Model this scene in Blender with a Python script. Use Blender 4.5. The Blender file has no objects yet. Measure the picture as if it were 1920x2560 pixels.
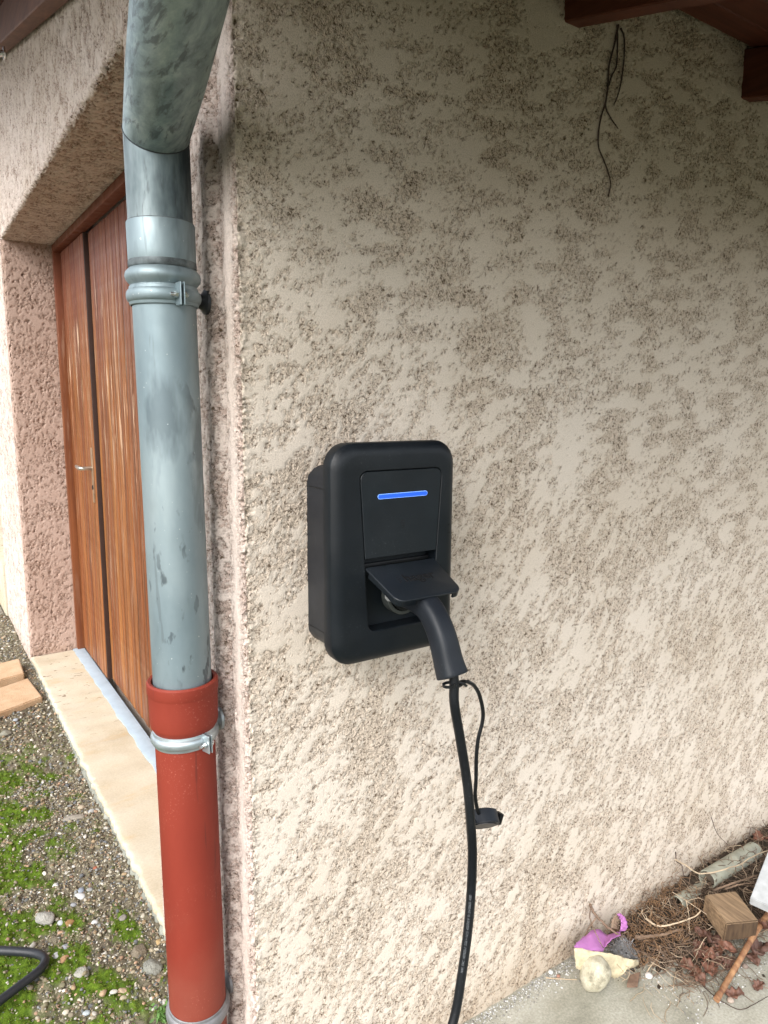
import bpy, bmesh, math, random
import numpy as np
from mathutils import Vector, Matrix
random.seed(7)
RNG = np.random.default_rng(11)
scene = bpy.context.scene
col = scene.collection

# ------------------------------------------------------------------ camera, sky, sun, exposure
CAM = np.array([-0.474, -1.15, 1.50])
YAW, PITCH, ROLL, FPX = math.radians(33.82), math.radians(8.9), math.radians(-0.36), 1775.0
fw = np.array([math.sin(YAW) * math.cos(PITCH), math.cos(YAW) * math.cos(PITCH), -math.sin(PITCH)])
rt = np.array([math.cos(YAW), -math.sin(YAW), 0.0])
dn = np.cross(fw, rt)
rt, dn = math.cos(ROLL) * rt + math.sin(ROLL) * dn, -math.sin(ROLL) * rt + math.cos(ROLL) * dn
cd = bpy.data.cameras.new('camera')
cam = bpy.data.objects.new('camera', cd)
col.objects.link(cam)
m = Matrix.Identity(4)
for i in range(3):
    m[i][0], m[i][1], m[i][2], m[i][3] = rt[i], -dn[i], -fw[i], CAM[i]
cam.matrix_world = m
cd.sensor_fit = 'VERTICAL'
cd.sensor_height = 24.0
cd.lens = FPX / 2560 * 24.0
cd.clip_start = 0.02
cd.clip_end = 500
scene.camera = cam

world = bpy.data.worlds.new('World')
scene.world = world
world.use_nodes = True
wn, wl = world.node_tree.nodes, world.node_tree.links
bg = wn['Background']
sky = wn.new('ShaderNodeTexSky')
sky.sky_type = 'NISHITA'
sky.sun_disc = False
SUN_EL, SUN_AZ = math.radians(42), math.radians(-124)        # azimuth measured from +Y towards +X
sky.sun_elevation = SUN_EL
sky.sun_rotation = SUN_AZ
sky.dust_density = 3.0
sky.air_density = 1.0
hsv = wn.new('ShaderNodeHueSaturation')
hsv.inputs['Saturation'].default_value = 0.30                # overcast: most of the blue is gone
wl.new(sky.outputs[0], hsv.inputs['Color'])
wl.new(hsv.outputs[0], bg.inputs['Color'])
bg.inputs['Strength'].default_value = 0.13
sd = bpy.data.lights.new('sun', 'SUN')
sd.energy = 0.42
sd.angle = math.radians(50)
sd.color = (1.0, 0.97, 0.93)
sun = bpy.data.objects.new('sun', sd)
col.objects.link(sun)
sv = Vector((math.sin(SUN_AZ) * math.cos(SUN_EL), math.cos(SUN_AZ) * math.cos(SUN_EL), math.sin(SUN_EL)))
sun.rotation_euler = (-sv).to_track_quat('-Z', 'Y').to_euler()
sun.location = (-3, -3, 6)
scene.view_settings.view_transform = 'Standard'
scene.view_settings.look = 'None'
scene.view_settings.exposure = 1.74
scene.view_settings.gamma = 1.0
scene.view_settings.use_curve_mapping = False
scene.render.engine = 'CYCLES'
scene.cycles.max_bounces = 10
scene.cycles.diffuse_bounces = 6

# ------------------------------------------------------------------ helpers
def ray(x, y):
    return (x - 960) * rt + (y - 1280) * dn + FPX * fw
def at_y(x, y, Y):
    d = ray(x, y); return CAM + d * ((Y - CAM[1]) / d[1])
def at_x(x, y, X):
    d = ray(x, y); return CAM + d * ((X - CAM[0]) / d[0])
def at_z(x, y, Z):
    d = ray(x, y); return CAM + d * ((Z - CAM[2]) / d[2])

def tag(o, label=None, cat=None, group=None, kind=None):
    if label: o['label'] = label
    if cat: o['category'] = cat
    if group: o['group'] = group
    if kind: o['kind'] = kind
    return o

def empty(name, loc=(0, 0, 0), parent=None):
    o = bpy.data.objects.new(name, None)
    o.empty_display_size = 0.05
    col.objects.link(o)
    o.location = loc
    if parent: put(o, parent)
    return o

def put(o, parent):
    o.parent = parent
    o.matrix_parent_inverse = WM(parent).inverted()
    return o

def WM(o):
    mb = Matrix.LocRotScale(o.location, o.rotation_euler, o.scale)
    if o.parent: return WM(o.parent) @ o.matrix_parent_inverse @ mb
    return mb

def link(name, me, mat=None, parent=None, smooth=True):
    o = bpy.data.objects.new(name, me)
    col.objects.link(o)
    if mat is not None and not me.materials: me.materials.append(mat)
    if parent: put(o, parent)
    if smooth and len(me.polygons):
        me.polygons.foreach_set('use_smooth', np.ones(len(me.polygons), bool))
    return o

def from_arrays(name, V, F, mat, parent=None, smooth=True, attr=None):
    """V (n,3); F (m,k) with one k"""
    V = np.asarray(V, np.float32); F = np.asarray(F, np.int32)
    me = bpy.data.meshes.new(name)
    me.vertices.add(len(V)); me.vertices.foreach_set('co', V.ravel())
    k = F.shape[1]
    me.loops.add(F.size); me.loops.foreach_set('vertex_index', F.ravel())
    me.polygons.add(len(F))
    me.polygons.foreach_set('loop_start', np.arange(0, F.size, k, dtype=np.int32))
    if attr:
        for an, av in attr.items():
            av = np.asarray(av, np.float32)
            if av.ndim == 1:
                a = me.attributes.new(an, 'FLOAT', 'POINT'); a.data.foreach_set('value', av)
            else:
                a = me.attributes.new(an, 'FLOAT_COLOR', 'POINT')
                a.data.foreach_set('color', np.concatenate([av, np.ones((len(av), 1), np.float32)], 1).ravel())
    me.update(calc_edges=True)
    return link(name, me, mat, parent, smooth)

def grid_faces(ny, nx, flip=False):
    i = np.arange(ny * nx).reshape(ny, nx)
    a, b, c, d = i[:-1, :-1].ravel(), i[:-1, 1:].ravel(), i[1:, 1:].ravel(), i[1:, :-1].ravel()
    F = np.stack([a, b, c, d], 1)
    return F[:, ::-1] if flip else F

class MB:
    """collects shapes for one mesh"""
    def __init__(s): s.bm = bmesh.new()
    def box(s, lo, hi, bevel=0.0, seg=2, M=None):
        lo, hi = Vector(lo), Vector(hi)
        r = bmesh.ops.create_cube(s.bm, size=1.0)
        vs = r['verts']
        for v in vs:
            v.co = Vector([(lo[i] + hi[i]) / 2 + v.co[i] * (hi[i] - lo[i]) for i in range(3)])
        if bevel:
            es = list({e for v in vs for e in v.link_edges})
            r = bmesh.ops.bevel(s.bm, geom=es, offset=bevel, segments=seg, affect='EDGES', profile=0.6)
            vs = list({v for f in r['faces'] for v in f.verts} | {v for v in vs if v.is_valid})
        if M is not None:
            for v in vs: v.co = M @ v.co
        return s
    def tube(s, pts, rad, n=14, cap=True, flat=1.0):
        pts = [Vector(p) for p in pts]
        if not hasattr(rad, '__len__'): rad = [rad] * len(pts)
        up = None; rings = []
        for i, p in enumerate(pts):
            t = (pts[min(i + 1, len(pts) - 1)] - pts[max(i - 1, 0)]).normalized()
            if up is None:
                up = Vector((0, 0, 1)) if abs(t.z) < 0.9 else Vector((1, 0, 0))
            up = (up - t * up.dot(t)).normalized()
            sd_ = t.cross(up)
            rings.append([s.bm.verts.new(p + (up * math.cos(a) * flat + sd_ * math.sin(a)) * rad[i])
                          for a in [2 * math.pi * j / n for j in range(n)]])
        for a, b in zip(rings, rings[1:]):
            for j in range(n):
                s.bm.faces.new((a[j], a[(j + 1) % n], b[(j + 1) % n], b[j]))
        if cap:
            s.bm.faces.new(rings[0][::-1]); s.bm.faces.new(rings[-1])
        return s
    def lathe(s, prof, o=(0, 0, 0), axis=(0, 0, 1), n=48, close=False):
        """prof: list of (r, h) along axis"""
        ax = Vector(axis).normalized()
        e1 = ax.orthogonal().normalized(); e2 = ax.cross(e1); o = Vector(o)
        rings = [[s.bm.verts.new(o + ax * h + (e1 * math.cos(2 * math.pi * j / n) + e2 * math.sin(2 * math.pi * j / n)) * max(r, 1e-5))
                  for j in range(n)] for r, h in prof]
        prs = list(zip(rings, rings[1:]))
        if close: prs.append((rings[-1], rings[0]))
        for a, b in prs:
            for j in range(n):
                s.bm.faces.new((a[j], a[(j + 1) % n], b[(j + 1) % n], b[j]))
        return s
    def loft(s, loops, cap0=True, cap1=True):
        rings = [[s.bm.verts.new(Vector(p)) for p in L] for L in loops]
        n = len(rings[0])
        for a, b in zip(rings, rings[1:]):
            for j in range(n):
                s.bm.faces.new((a[j], a[(j + 1) % n], b[(j + 1) % n], b[j]))
        if cap0: s.bm.faces.new(rings[0][::-1])
        if cap1: s.bm.faces.new(rings[-1])
        return s
    def poly(s, pts):
        s.bm.faces.new([s.bm.verts.new(Vector(p)) for p in pts]); return s
    def build(s, name, mat, parent=None, smooth=True, sharp=35):
        bmesh.ops.recalc_face_normals(s.bm, faces=s.bm.faces)
        me = bpy.data.meshes.new(name)
        s.bm.to_mesh(me); s.bm.free()
        o = link(name, me, mat, parent, smooth)
        if smooth: me.set_sharp_from_angle(angle=math.radians(sharp))
        return o

def spline(pts, n=60):
    """Catmull-Rom through pts"""
    P = np.array(pts, float); P = np.vstack([2 * P[0] - P[1], P, 2 * P[-1] - P[-2]])
    out = []; k = len(P) - 3
    for i in range(n):
        u = i / (n - 1) * k; j = min(int(u), k - 1); t = u - j
        a, b, c, d = P[j:j + 4]
        out.append(0.5 * (2 * b + (c - a) * t + (2 * a - 5 * b + 4 * c - d) * t * t + (3 * b - a - 3 * c + d) * t ** 3))
    return out

def rrect(x0, x1, z0, z1, r, n=8):
    """rounded rectangle loop in (x,z), counter-clockwise seen from -Y"""
    pts = []
    for cx, cz, a0 in ((x1 - r, z1 - r, 0), (x0 + r, z1 - r, 90), (x0 + r, z0 + r, 180), (x1 - r, z0 + r, 270)):
        for k in range(n + 1):
            a = math.radians(a0 + 90 * k / n)
            pts.append((cx + r * math.cos(a), cz + r * math.sin(a)))
    return pts

# noise made with numpy (for real relief)
def fft_noise(ny, nx, d, lam, bw=0.45, ang=0.0, stretch=1.0, seed=0):
    g = np.random.default_rng(seed)
    w = np.fft.rfft2(g.standard_normal((ny, nx)).astype(np.float32))
    ky = np.fft.fftfreq(ny, d)[:, None]; kx = np.fft.rfftfreq(nx, d)[None, :]
    c, s = math.cos(ang), math.sin(ang)
    al, ac = (kx * c + ky * s) * stretch, (-kx * s + ky * c)
    k = np.sqrt(al ** 2 + ac ** 2) + 1e-9
    w *= np.exp(-(np.log(k * lam)) ** 2 / (2 * bw * bw))
    f = np.fft.irfft2(w, s=(ny, nx))
    return ((f - f.mean()) / f.std()).astype(np.float32)

def sig(x): return 1 / (1 + np.exp(-np.clip(x, -30, 30)))

def crushed_render(ny, nx, d, seed, ang=0.8, thr=0.0, lam=0.045, stretch=2.2, grain=0.0085, depth=0.0032, ang2=None, blend=None):
    """relief of a roughcast whose grain has been pressed flat in trowelled patches; returns (height<=0, roughness mask)"""
    n1 = fft_noise(ny, nx, d, lam, 0.58, ang, stretch, seed)
    n2 = fft_noise(ny, nx, d, lam * 0.36, 0.45, ang, 1.6, seed + 1)
    if ang2 is not None:
        n1 = n1 * (1 - blend) + blend * fft_noise(ny, nx, d, lam * 1.15, 0.5, ang2, stretch, seed + 5)
        n1 /= np.sqrt((1 - blend) ** 2 + blend ** 2)
    big = fft_noise(ny, nx, d, lam * 6, 0.6, 0, 1, seed + 2)
    g = np.abs(fft_noise(ny, nx, d, grain * 1.7, 0.33, ang, 1.15, seed + 3))
    g2 = np.abs(fft_noise(ny, nx, d, grain * 0.9, 0.3, 0, 1, seed + 4))
    n3 = fft_noise(ny, nx, d, lam * 0.17, 0.45, ang, 1.4, seed + 9)
    rough = 0.66 * n1 + 0.46 * n2 + 0.34 * n3 + 0.40 * big - thr
    msk = sig((rough + 0.6 * (0.75 - g)) / 0.09)
    valley = 1 - np.clip(g * 1.05, 0, 1)
    v2 = 1 - np.clip(g2 * 1.0, 0, 1)
    deep = np.clip(fft_noise(ny, nx, d, grain * 2.2, 0.4, ang, 1.5, seed + 8) - 0.5, 0, 1.6)
    h = -msk * depth * (0.10 + 0.70 * valley + 0.55 * v2 + 1.0 * deep * (0.4 + valley))
    # a few open pores where the trowel has passed
    pore = np.clip(fft_noise(ny, nx, d, grain * 1.2, 0.35, ang, 1.6, seed + 6) - 2.3, 0, 1)
    h -= pore * depth * 1.3
    h += 0.00012 * fft_noise(ny, nx, d, lam * 3, 0.6, ang, 1.5, seed + 7)
    return h, np.clip(msk + pore, 0, 1)

# ------------------------------------------------------------------ materials
class N:
    """small node helper"""
    def __init__(s, name, rough=0.6, base=(0.5, 0.5, 0.5), metal=0.0, spec=0.5):
        s.m = bpy.data.materials.new(name); s.m.use_nodes = True
        s.t = s.m.node_tree; s.b = s.t.nodes['Principled BSDF']
        s.set('Base Color', base); s.set('Roughness', rough); s.set('Metallic', metal); s.set('Specular IOR Level', spec)
        s._co = None
    def set(s, k, v):
        if hasattr(v, 'is_linked') or isinstance(v, bpy.types.NodeSocket): s.t.links.new(v, s.b.inputs[k])
        else:
            if isinstance(v, tuple) and len(v) == 3: v = (*v, 1)
            s.b.inputs[k].default_value = v
    def new(s, ty, **kw):
        n = s.t.nodes.new(ty)
        for k, v in kw.items(): setattr(n, k, v)
        return n
    def inp(s, n, k, v):
        if isinstance(v, bpy.types.NodeSocket): s.t.links.new(v, n.inputs[k])
        else:
            if isinstance(v, tuple) and len(v) == 3 and n.inputs[k].type == 'RGBA': v = (*v, 1)
            n.inputs[k].default_value = v
    def co(s, scale=(1, 1, 1), rot=(0, 0, 0), gen='Object'):
        tc = s.new('ShaderNodeTexCoord'); mp = s.new('ShaderNodeMapping')
        s.t.links.new(tc.outputs[gen], mp.inputs['Vector'])
        mp.inputs['Scale'].default_value = scale; mp.inputs['Rotation'].default_value = rot
        return mp.outputs[0]
    def noise(s, scale, detail=4, rough=0.55, vec=None, dist=0.0):
        n = s.new('ShaderNodeTexNoise')
        s.inp(n, 'Scale', scale); s.inp(n, 'Detail', detail); s.inp(n, 'Roughness', rough); s.inp(n, 'Distortion', dist)
        s.t.links.new(vec if vec is not None else s.co(), n.inputs['Vector'])
        return n.outputs['Fac']
    def voro(s, scale, vec=None, out='Distance', feature='F1'):
        n = s.new('ShaderNodeTexVoronoi', feature=feature)
        s.inp(n, 'Scale', scale)
        s.t.links.new(vec if vec is not None else s.co(), n.inputs['Vector'])
        return n.outputs[out]
    def ramp(s, fac, stops, interp='LINEAR'):
        n = s.new('ShaderNodeValToRGB'); n.color_ramp.interpolation = interp
        e = n.color_ramp.elements
        while len(e) < len(stops): e.new(0.5)
        for el, (p, c) in zip(e, stops):
            el.position = p
            if not hasattr(c, '__len__'): c = (c, c, c)
            el.color = (*c, 1)
        s.t.links.new(fac, n.inputs[0]); return n.outputs[0]
    def mix(s, fac, a, b, mode='MIX'):
        n = s.new('ShaderNodeMix', data_type='RGBA', blend_type=mode)
        s.inp(n, 0, fac)
        for k, v in ((6, a), (7, b)):
            if isinstance(v, tuple) and len(v) == 3: v = (*v, 1)
            if isinstance(v, bpy.types.NodeSocket): s.t.links.new(v, n.inputs[k])
            else: n.inputs[k].default_value = v
        return n.outputs[2]
    def math(s, op, a, b=0.0):
        n = s.new('ShaderNodeMath', operation=op); s.inp(n, 0, a); s.inp(n, 1, b); return n.outputs[0]
    def attr(s, name, out='Fac'):
        n = s.new('ShaderNodeAttribute', attribute_name=name); return n.outputs[out]
    def sep(s, vec, k):
        n = s.new('ShaderNodeSeparateXYZ'); s.t.links.new(vec, n.inputs[0]); return n.outputs[k]
    def rand(s):
        return s.new('ShaderNodeObjectInfo').outputs['Random']
    def bump(s, h, strength=0.3, dist=0.002, prev=None):
        n = s.new('ShaderNodeBump'); s.inp(n, 'Strength', strength); s.inp(n, 'Distance', dist); s.inp(n, 'Height', h)
        if prev is not None: s.t.links.new(prev, n.inputs['Normal'])
        s.set('Normal', n.outputs[0]); return n.outputs[0]

def M_plaster(name, smooth_c, rough_c, stain=(0.80, 0.76, 0.69)):
    q = N(name, 0.92, smooth_c, spec=0.2)
    grit = q.ramp(q.noise(150, 4, 0.74, None, 0.9), [(0.372, (0.12, 0.080, 0.047)), (0.437, tuple(0.57 * x for x in rough_c)), (0.488, rough_c), (0.66, tuple(min(1, 1.22 * x) for x in rough_c))])  # brown grit whose dark stops also put pit shade into the colour
    c = q.mix(q.attr('rough'), smooth_c, grit)
    st = q.ramp(q.noise(2.2, 4, 0.6), [(0.38, 0.0), (0.72, 1.0)])
    c = q.mix(q.math('MULTIPLY', st, 0.55), c, q.mix(1.0, c, stain, 'MULTIPLY'))
    zf = q.ramp(q.math('ADD', q.sep(q.co(), 2), q.math('MULTIPLY', q.noise(9, 4, 0.6), 0.14)), [(0.07, 1.0), (0.20, 0.0)])
    c = q.mix(q.math('MULTIPLY', zf, 0.55), c, q.mix(1.0, c, (0.62, 0.55, 0.45), 'MULTIPLY'))
    sp = q.ramp(q.noise(380, 3, 0.65), [(0.30, 0.70), (0.5, 1.0), (0.72, 1.08)])
    c = q.mix(0.8, c, sp, 'MULTIPLY')
    q.set('Base Color', c)
    b0 = q.bump(q.noise(520, 4, 0.75), 0.6, 0.0014)
    gr = q.math('MULTIPLY', q.math('SUBTRACT', 1.0, q.voro(270, q.co(), 'Distance')), q.attr('rough'))
    q.bump(gr, 0.6, 0.0022, b0)
    return q.m

PL_FRONT = M_plaster('cream_roughcast', (0.70, 0.625, 0.54), (0.57, 0.485, 0.40))
PL_GABLE = M_plaster('pale_roughcast', (0.66, 0.575, 0.52), (0.47, 0.375, 0.325))
PL_JAMB = M_plaster('bounce_pink_roughcast', (0.46, 0.345, 0.29), (0.42, 0.305, 0.25), (0.85, 0.8, 0.76))  # pink bounce off the wooden door is put into the jamb's colour

def M_zinc():
    q = N('weathered_zinc', 0.5, metal=0.6)
    v = q.co()
    c = q.ramp(q.noise(7, 5, 0.6, q.co((1, 1, 0.35))), [(0.3, (0.185, 0.245, 0.270)), (0.55, (0.275, 0.34, 0.36)), (0.75, (0.38, 0.44, 0.455))])
    sm = q.ramp(q.noise(16, 4, 0.6, q.co((1, 1, 0.30), (0.0, 0.5, 0.3))), [(0.56, 0.0), (0.68, 1.0)])
    c = q.mix(q.math('MULTIPLY', sm, 0.55), c, (0.075, 0.10, 0.115))
    sc = q.ramp(q.noise(60, 2, 0.5, q.co((1, 1, 0.12), (0.2, 0.7, 0.1))), [(0.70, 0.0), (0.73, 1.0)])
    c = q.mix(q.math('MULTIPLY', sc, 0.35), c, (0.10, 0.12, 0.13))
    mk = q.ramp(q.noise(30, 4, 0.55, q.co((1, 1, 0.42), (0.2, 0.6, 0.2))), [(0.60, 0.0), (0.64, 1.0)])
    mz = q.ramp(q.noise(5.5, 3, 0.5), [(0.47, 0.0), (0.56, 1.0)])
    c = q.mix(q.math('MULTIPLY', q.math('MULTIPLY', mk, mz), 0.75), c, (0.055, 0.068, 0.078))
    dots = q.ramp(q.noise(180, 1, 0.5), [(0.76, 0.0), (0.79, 1.0)])
    c = q.mix(q.math('MULTIPLY', dots, 0.6), c, (0.62, 0.66, 0.66))
    q.set('Base Color', c)
    q.set('Roughness', q.ramp(q.noise(25, 4), [(0.3, 0.46), (0.7, 0.60)]))
    q.bump(q.noise(30, 3), 0.08, 0.002)
    return q.m
ZINC = M_zinc()

def M_swan():
    q = N('mottled_zinc', 0.5, metal=0.45)
    vv = q.co((1, 0.45, 1), (0.5, 0.3, 0.6))
    c = q.ramp(q.noise(24, 6, 0.68, vv, 0.4), [(0.34, (0.14, 0.19, 0.20)), (0.5, (0.27, 0.34, 0.35)), (0.66, (0.42, 0.49, 0.49))])
    sm = q.ramp(q.noise(62, 5, 0.62, q.co((1.0, 0.24, 1.0), (0.8, 0.2, 0.75)), 0.4), [(0.545, 0.0), (0.63, 1.0)])
    c = q.mix(q.math('MULTIPLY', sm, 0.7), c, (0.075, 0.09, 0.10))
    q.set('Base Color', c)
    q.bump(q.noise(40, 3), 0.08, 0.002)
    return q.m
SWAN = M_swan()
def M_elbow():
    q = N('stained_zinc', 0.5, metal=0.5)
    c = q.ramp(q.noise(11, 5, 0.65, q.co((1, 1, 0.3))), [(0.36, (0.045, 0.060, 0.072)), (0.5, (0.14, 0.18, 0.19)), (0.66, (0.27, 0.32, 0.33))])
    sc = q.ramp(q.noise(70, 4, 0.6, q.co((1, 1, 0.18), (0.3, 0.5, 0.1))), [(0.60, 0.0), (0.68, 1.0)])
    c = q.mix(q.math('MULTIPLY', sc, 0.6), c, (0.05, 0.06, 0.065))
    q.set('Base Color', c); q.bump(q.noise(40, 3), 0.08, 0.002)
    return q.m
ELBOW = M_elbow()

def M_red():
    q = N('red_painted_iron', 0.62, (0.33, 0.062, 0.042), spec=0.25)
    c = q.ramp(q.noise(5, 5, 0.6, q.co((1, 1, 0.4))), [(0.3, (0.175, 0.024, 0.014)), (0.55, (0.215, 0.032, 0.018)), (0.75, (0.24, 0.043, 0.025))])
    dots = q.ramp(q.noise(260, 2, 0.6), [(0.62, 0.0), (0.70, 1.0)])
    zone = q.ramp(q.noise(6, 3, 0.5), [(0.48, 0.0), (0.62, 1.0)])
    c = q.mix(q.math('MULTIPLY', q.math('MULTIPLY', dots, zone), 0.32), c, (0.55, 0.25, 0.2))
    ch = q.ramp(q.noise(26, 3, 0.5, q.co((1, 1, 0.5))), [(0.735, 0.0), (0.755, 1.0)])
    c = q.mix(ch, c, (0.05, 0.028, 0.024))
    sx = q.ramp(q.noise(70, 3, 0.6, q.co((1, 1, 0.06), (0.1, 0.05, 0.0))), [(0.66, 0.0), (0.70, 1.0)])
    c = q.mix(q.math('MULTIPLY', sx, 0.45), c, (0.07, 0.022, 0.017))
    dust = q.ramp(q.math('ADD', q.sep(q.co(), 2), q.math('MULTIPLY', q.noise(7, 4, 0.6), 0.5)), [(0.35, 1.0), (0.75, 0.0)])
    c = q.mix(q.math('MULTIPLY', dust, 0.35), c, (0.26, 0.13, 0.09))
    q.set('Base Color', c)
    b = q.bump(q.noise(260, 3, 0.6), 0.22, 0.001)
    q.bump(q.noise(22, 3), 0.15, 0.003, b)
    return q.m
RED = M_red()

def M_simple(name, base, rough=0.5, metal=0.0, var=0.25, scale=30, bump=0.1, spec=0.5, bd=0.001):
    q = N(name, rough, base, metal, spec)
    lo, hi = tuple(x * (1 - var) for x in base), tuple(min(1, x * (1 + var)) for x in base)
    q.set('Base Color', q.ramp(q.noise(scale, 5, 0.6), [(0.3, lo), (0.7, hi)]))
    if bump: q.bump(q.noise(scale * 4, 3), bump, bd)
    return q.m
SOLDER = M_simple('dull_solder', (0.11, 0.13, 0.137), 0.6, 0.4, 0.75, 38, 0.3)
GALV = M_simple('galvanised_steel', (0.40, 0.46, 0.48), 0.38, 0.7, 0.15, 40)
DARKSTEEL = M_simple('dark_steel', (0.06, 0.065, 0.07), 0.45, 0.6)
IRONGREY = M_simple('grey_cast_iron', (0.22, 0.22, 0.225), 0.5, 0.5)
BOLT = M_simple('bright_bolt', (0.62, 0.64, 0.64), 0.25, 0.95, 0.1)

def M_plastic(name, base, rough=0.42, scratch=0.25):
    q = N(name, rough, base, spec=0.36)
    c = q.ramp(q.noise(14, 4, 0.6), [(0.3, tuple(x * 0.85 for x in base)), (0.7, tuple(x * 1.2 for x in base))])
    sc = q.ramp(q.noise(120, 2, 0.5, q.co((1, 1, 0.15), (0.3, 0.4, 0.2))), [(0.72, 0.0), (0.76, 1.0)])
    c = q.mix(q.math('MULTIPLY', sc, scratch), c, (0.05, 0.06, 0.07))
    du = q.ramp(q.noise(330, 2, 0.6), [(0.66, 0.0), (0.72, 1.0)])
    dz = q.ramp(q.noise(8, 4, 0.6), [(0.42, 0.0), (0.66, 1.0)])
    c = q.mix(q.math('MULTIPLY', q.math('MULTIPLY', du, dz), 0.7), c, (0.055, 0.06, 0.065))
    c = q.mix(q.math('MULTIPLY', dz, 0.10), c, (0.05, 0.055, 0.06))
    q.set('Base Color', c)
    q.set('Roughness', q.ramp(q.noise(9, 4), [(0.3, rough - 0.06), (0.7, rough + 0.1)]))
    q.bump(q.noise(900, 2), 0.06, 0.0006)
    return q.m
PLAST = M_plastic('anthracite_plastic', (0.0026, 0.0050, 0.0078), 0.42, 0.06)
PLAST2 = M_plastic('anthracite_side_plastic', (0.011, 0.0135, 0.018), 0.42, 0.2)  # lighter than the front: sky light from the left put into the colour
PANEL = M_plastic('anthracite_panel', (0.0042, 0.0076, 0.0108), 0.5, 0.08)
FLAPM = M_plastic('flap_plastic', (0.0080, 0.0110, 0.0148), 0.42, 0.08)
BLACKP = M_plastic('black_plastic', (0.0025, 0.003, 0.004), 0.4, 0.1)
RUBBER = M_plastic('black_cable_rubber', (0.0032, 0.0042, 0.0060), 0.36, 0.02)
GRIP = M_plastic('grip_plastic', (0.0080, 0.0108, 0.0158), 0.52, 0.1)
HOSE = M_plastic('dusty_black_hose', (0.016, 0.018, 0.022), 0.4, 0.5)
LABEL = M_simple('grey_label', (0.42, 0.43, 0.43), 0.6, 0, 0.05, 60, 0)
PRINT = M_simple('faint_grey_print', (0.13, 0.14, 0.15), 0.6, 0, 0.1, 100, 0)
RINGGREY = M_simple('grey_socket_ring', (0.035, 0.04, 0.038), 0.5, 0, 0.1)
LETTER = M_simple('sunken_black_letter', (0.001, 0.0012, 0.0016), 0.7, 0, 0.1)

q = N('blue_led', 0.3, (0.02, 0.09, 0.6))
q.set('Emission Color', (0.012, 0.085, 1.0)); q.set('Emission Strength', 0.24); LED = q.m
q = N('led_edge', 0.3, (0.3, 0.5, 0.8))
q.set('Emission Color', (0.10, 0.27, 1.0)); q.set('Emission Strength', 0.26); LEDEDGE = q.m

def M_doorwood(name, dark=0.0):
    q = N(name, 0.5, spec=0.35)
    z = q.sep(q.co(), 2)
    oi = q.rand()
    # each board shifts the grain by its own random number
    comb = q.new('ShaderNodeCombineXYZ')
    q.t.links.new(q.math('MULTIPLY', oi, 37.0), comb.inputs[1]); q.t.links.new(q.math('MULTIPLY', oi, 11.0), comb.inputs[2])
    add = q.new('ShaderNodeVectorMath', operation='ADD'); q.t.links.new(q.co(), add.inputs[0]); q.t.links.new(comb.outputs[0], add.inputs[1])
    def sc(v):
        mp = q.new('ShaderNodeMapping'); q.t.links.new(add.outputs[0], mp.inputs['Vector']); mp.inputs['Scale'].default_value = v; return mp.outputs[0]
    base = q.ramp(oi, [(0.0, (0.135, 0.040, 0.015)), (0.3, (0.255, 0.090, 0.025)), (0.55, (0.175, 0.056, 0.019)), (0.8, (0.30, 0.115, 0.030)), (1.0, (0.215, 0.070, 0.022))])
    g = q.ramp(q.noise(40, 5, 0.65, sc((1, 1, 0.035))), [(0.28, 0.30), (0.5, 1.0), (0.75, 1.45)])
    c = q.mix(0.95, base, g, 'MULTIPLY')
    fine = q.ramp(q.noise(160, 3, 0.6, sc((1, 1, 0.02))), [(0.36, 0.6), (0.6, 1.1)])
    c = q.mix(0.7, c, fine, 'MULTIPLY')
    # worn, pale varnish in long vertical scars, mostly at mid height
    zone = q.ramp(z, [(0.10, 0.15), (0.45, 0.35), (0.62, 1.0), (0.86, 0.85), (0.97, 0.15), (1.0, 0.0)])
    zz = q.math('DIVIDE', z, 2.35); q.t.links.new(zz, zone.node.inputs[0])
    wear = q.ramp(q.noise(38, 5, 0.72, sc((1, 1, 0.05))), [(0.535, 0.0), (0.605, 1.0)])
    wear2 = q.ramp(q.noise(5.0, 3, 0.6, sc((1, 1, 0.35))), [(0.42, 0.0), (0.56, 1.0)])
    w = q.math('MULTIPLY', q.math('MULTIPLY', wear, wear2), zone)
    c = q.mix(q.math('MULTIPLY', w, 0.85), c, (0.72, 0.54, 0.38))
    # the top is a duller red where the old stain survives
    top = q.ramp(q.math('ADD', zz, q.math('MULTIPLY', q.noise(9, 3, 0.6, sc((1, 1, 0.15))), 0.25)), [(0.78, 0.0), (1.05, 1.0)])
    c = q.mix(q.math('MULTIPLY', top, 0.7), c, (0.17, 0.055, 0.040))
    if dark: c = q.mix(dark, c, (0.16, 0.045, 0.022))
    q.set('Base Color', c)
    q.set('Roughness', q.ramp(q.noise(20, 3), [(0.3, 0.36), (0.7, 0.6)]))
    q.bump(q.noise(120, 4, 0.6, sc((1, 1, 0.03))), 0.3, 0.001)
    return q.m
DOORW = M_doorwood('weathered_varnished_board')
FRAMEW = M_doorwood('reddish_door_frame', 0.55)

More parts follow.
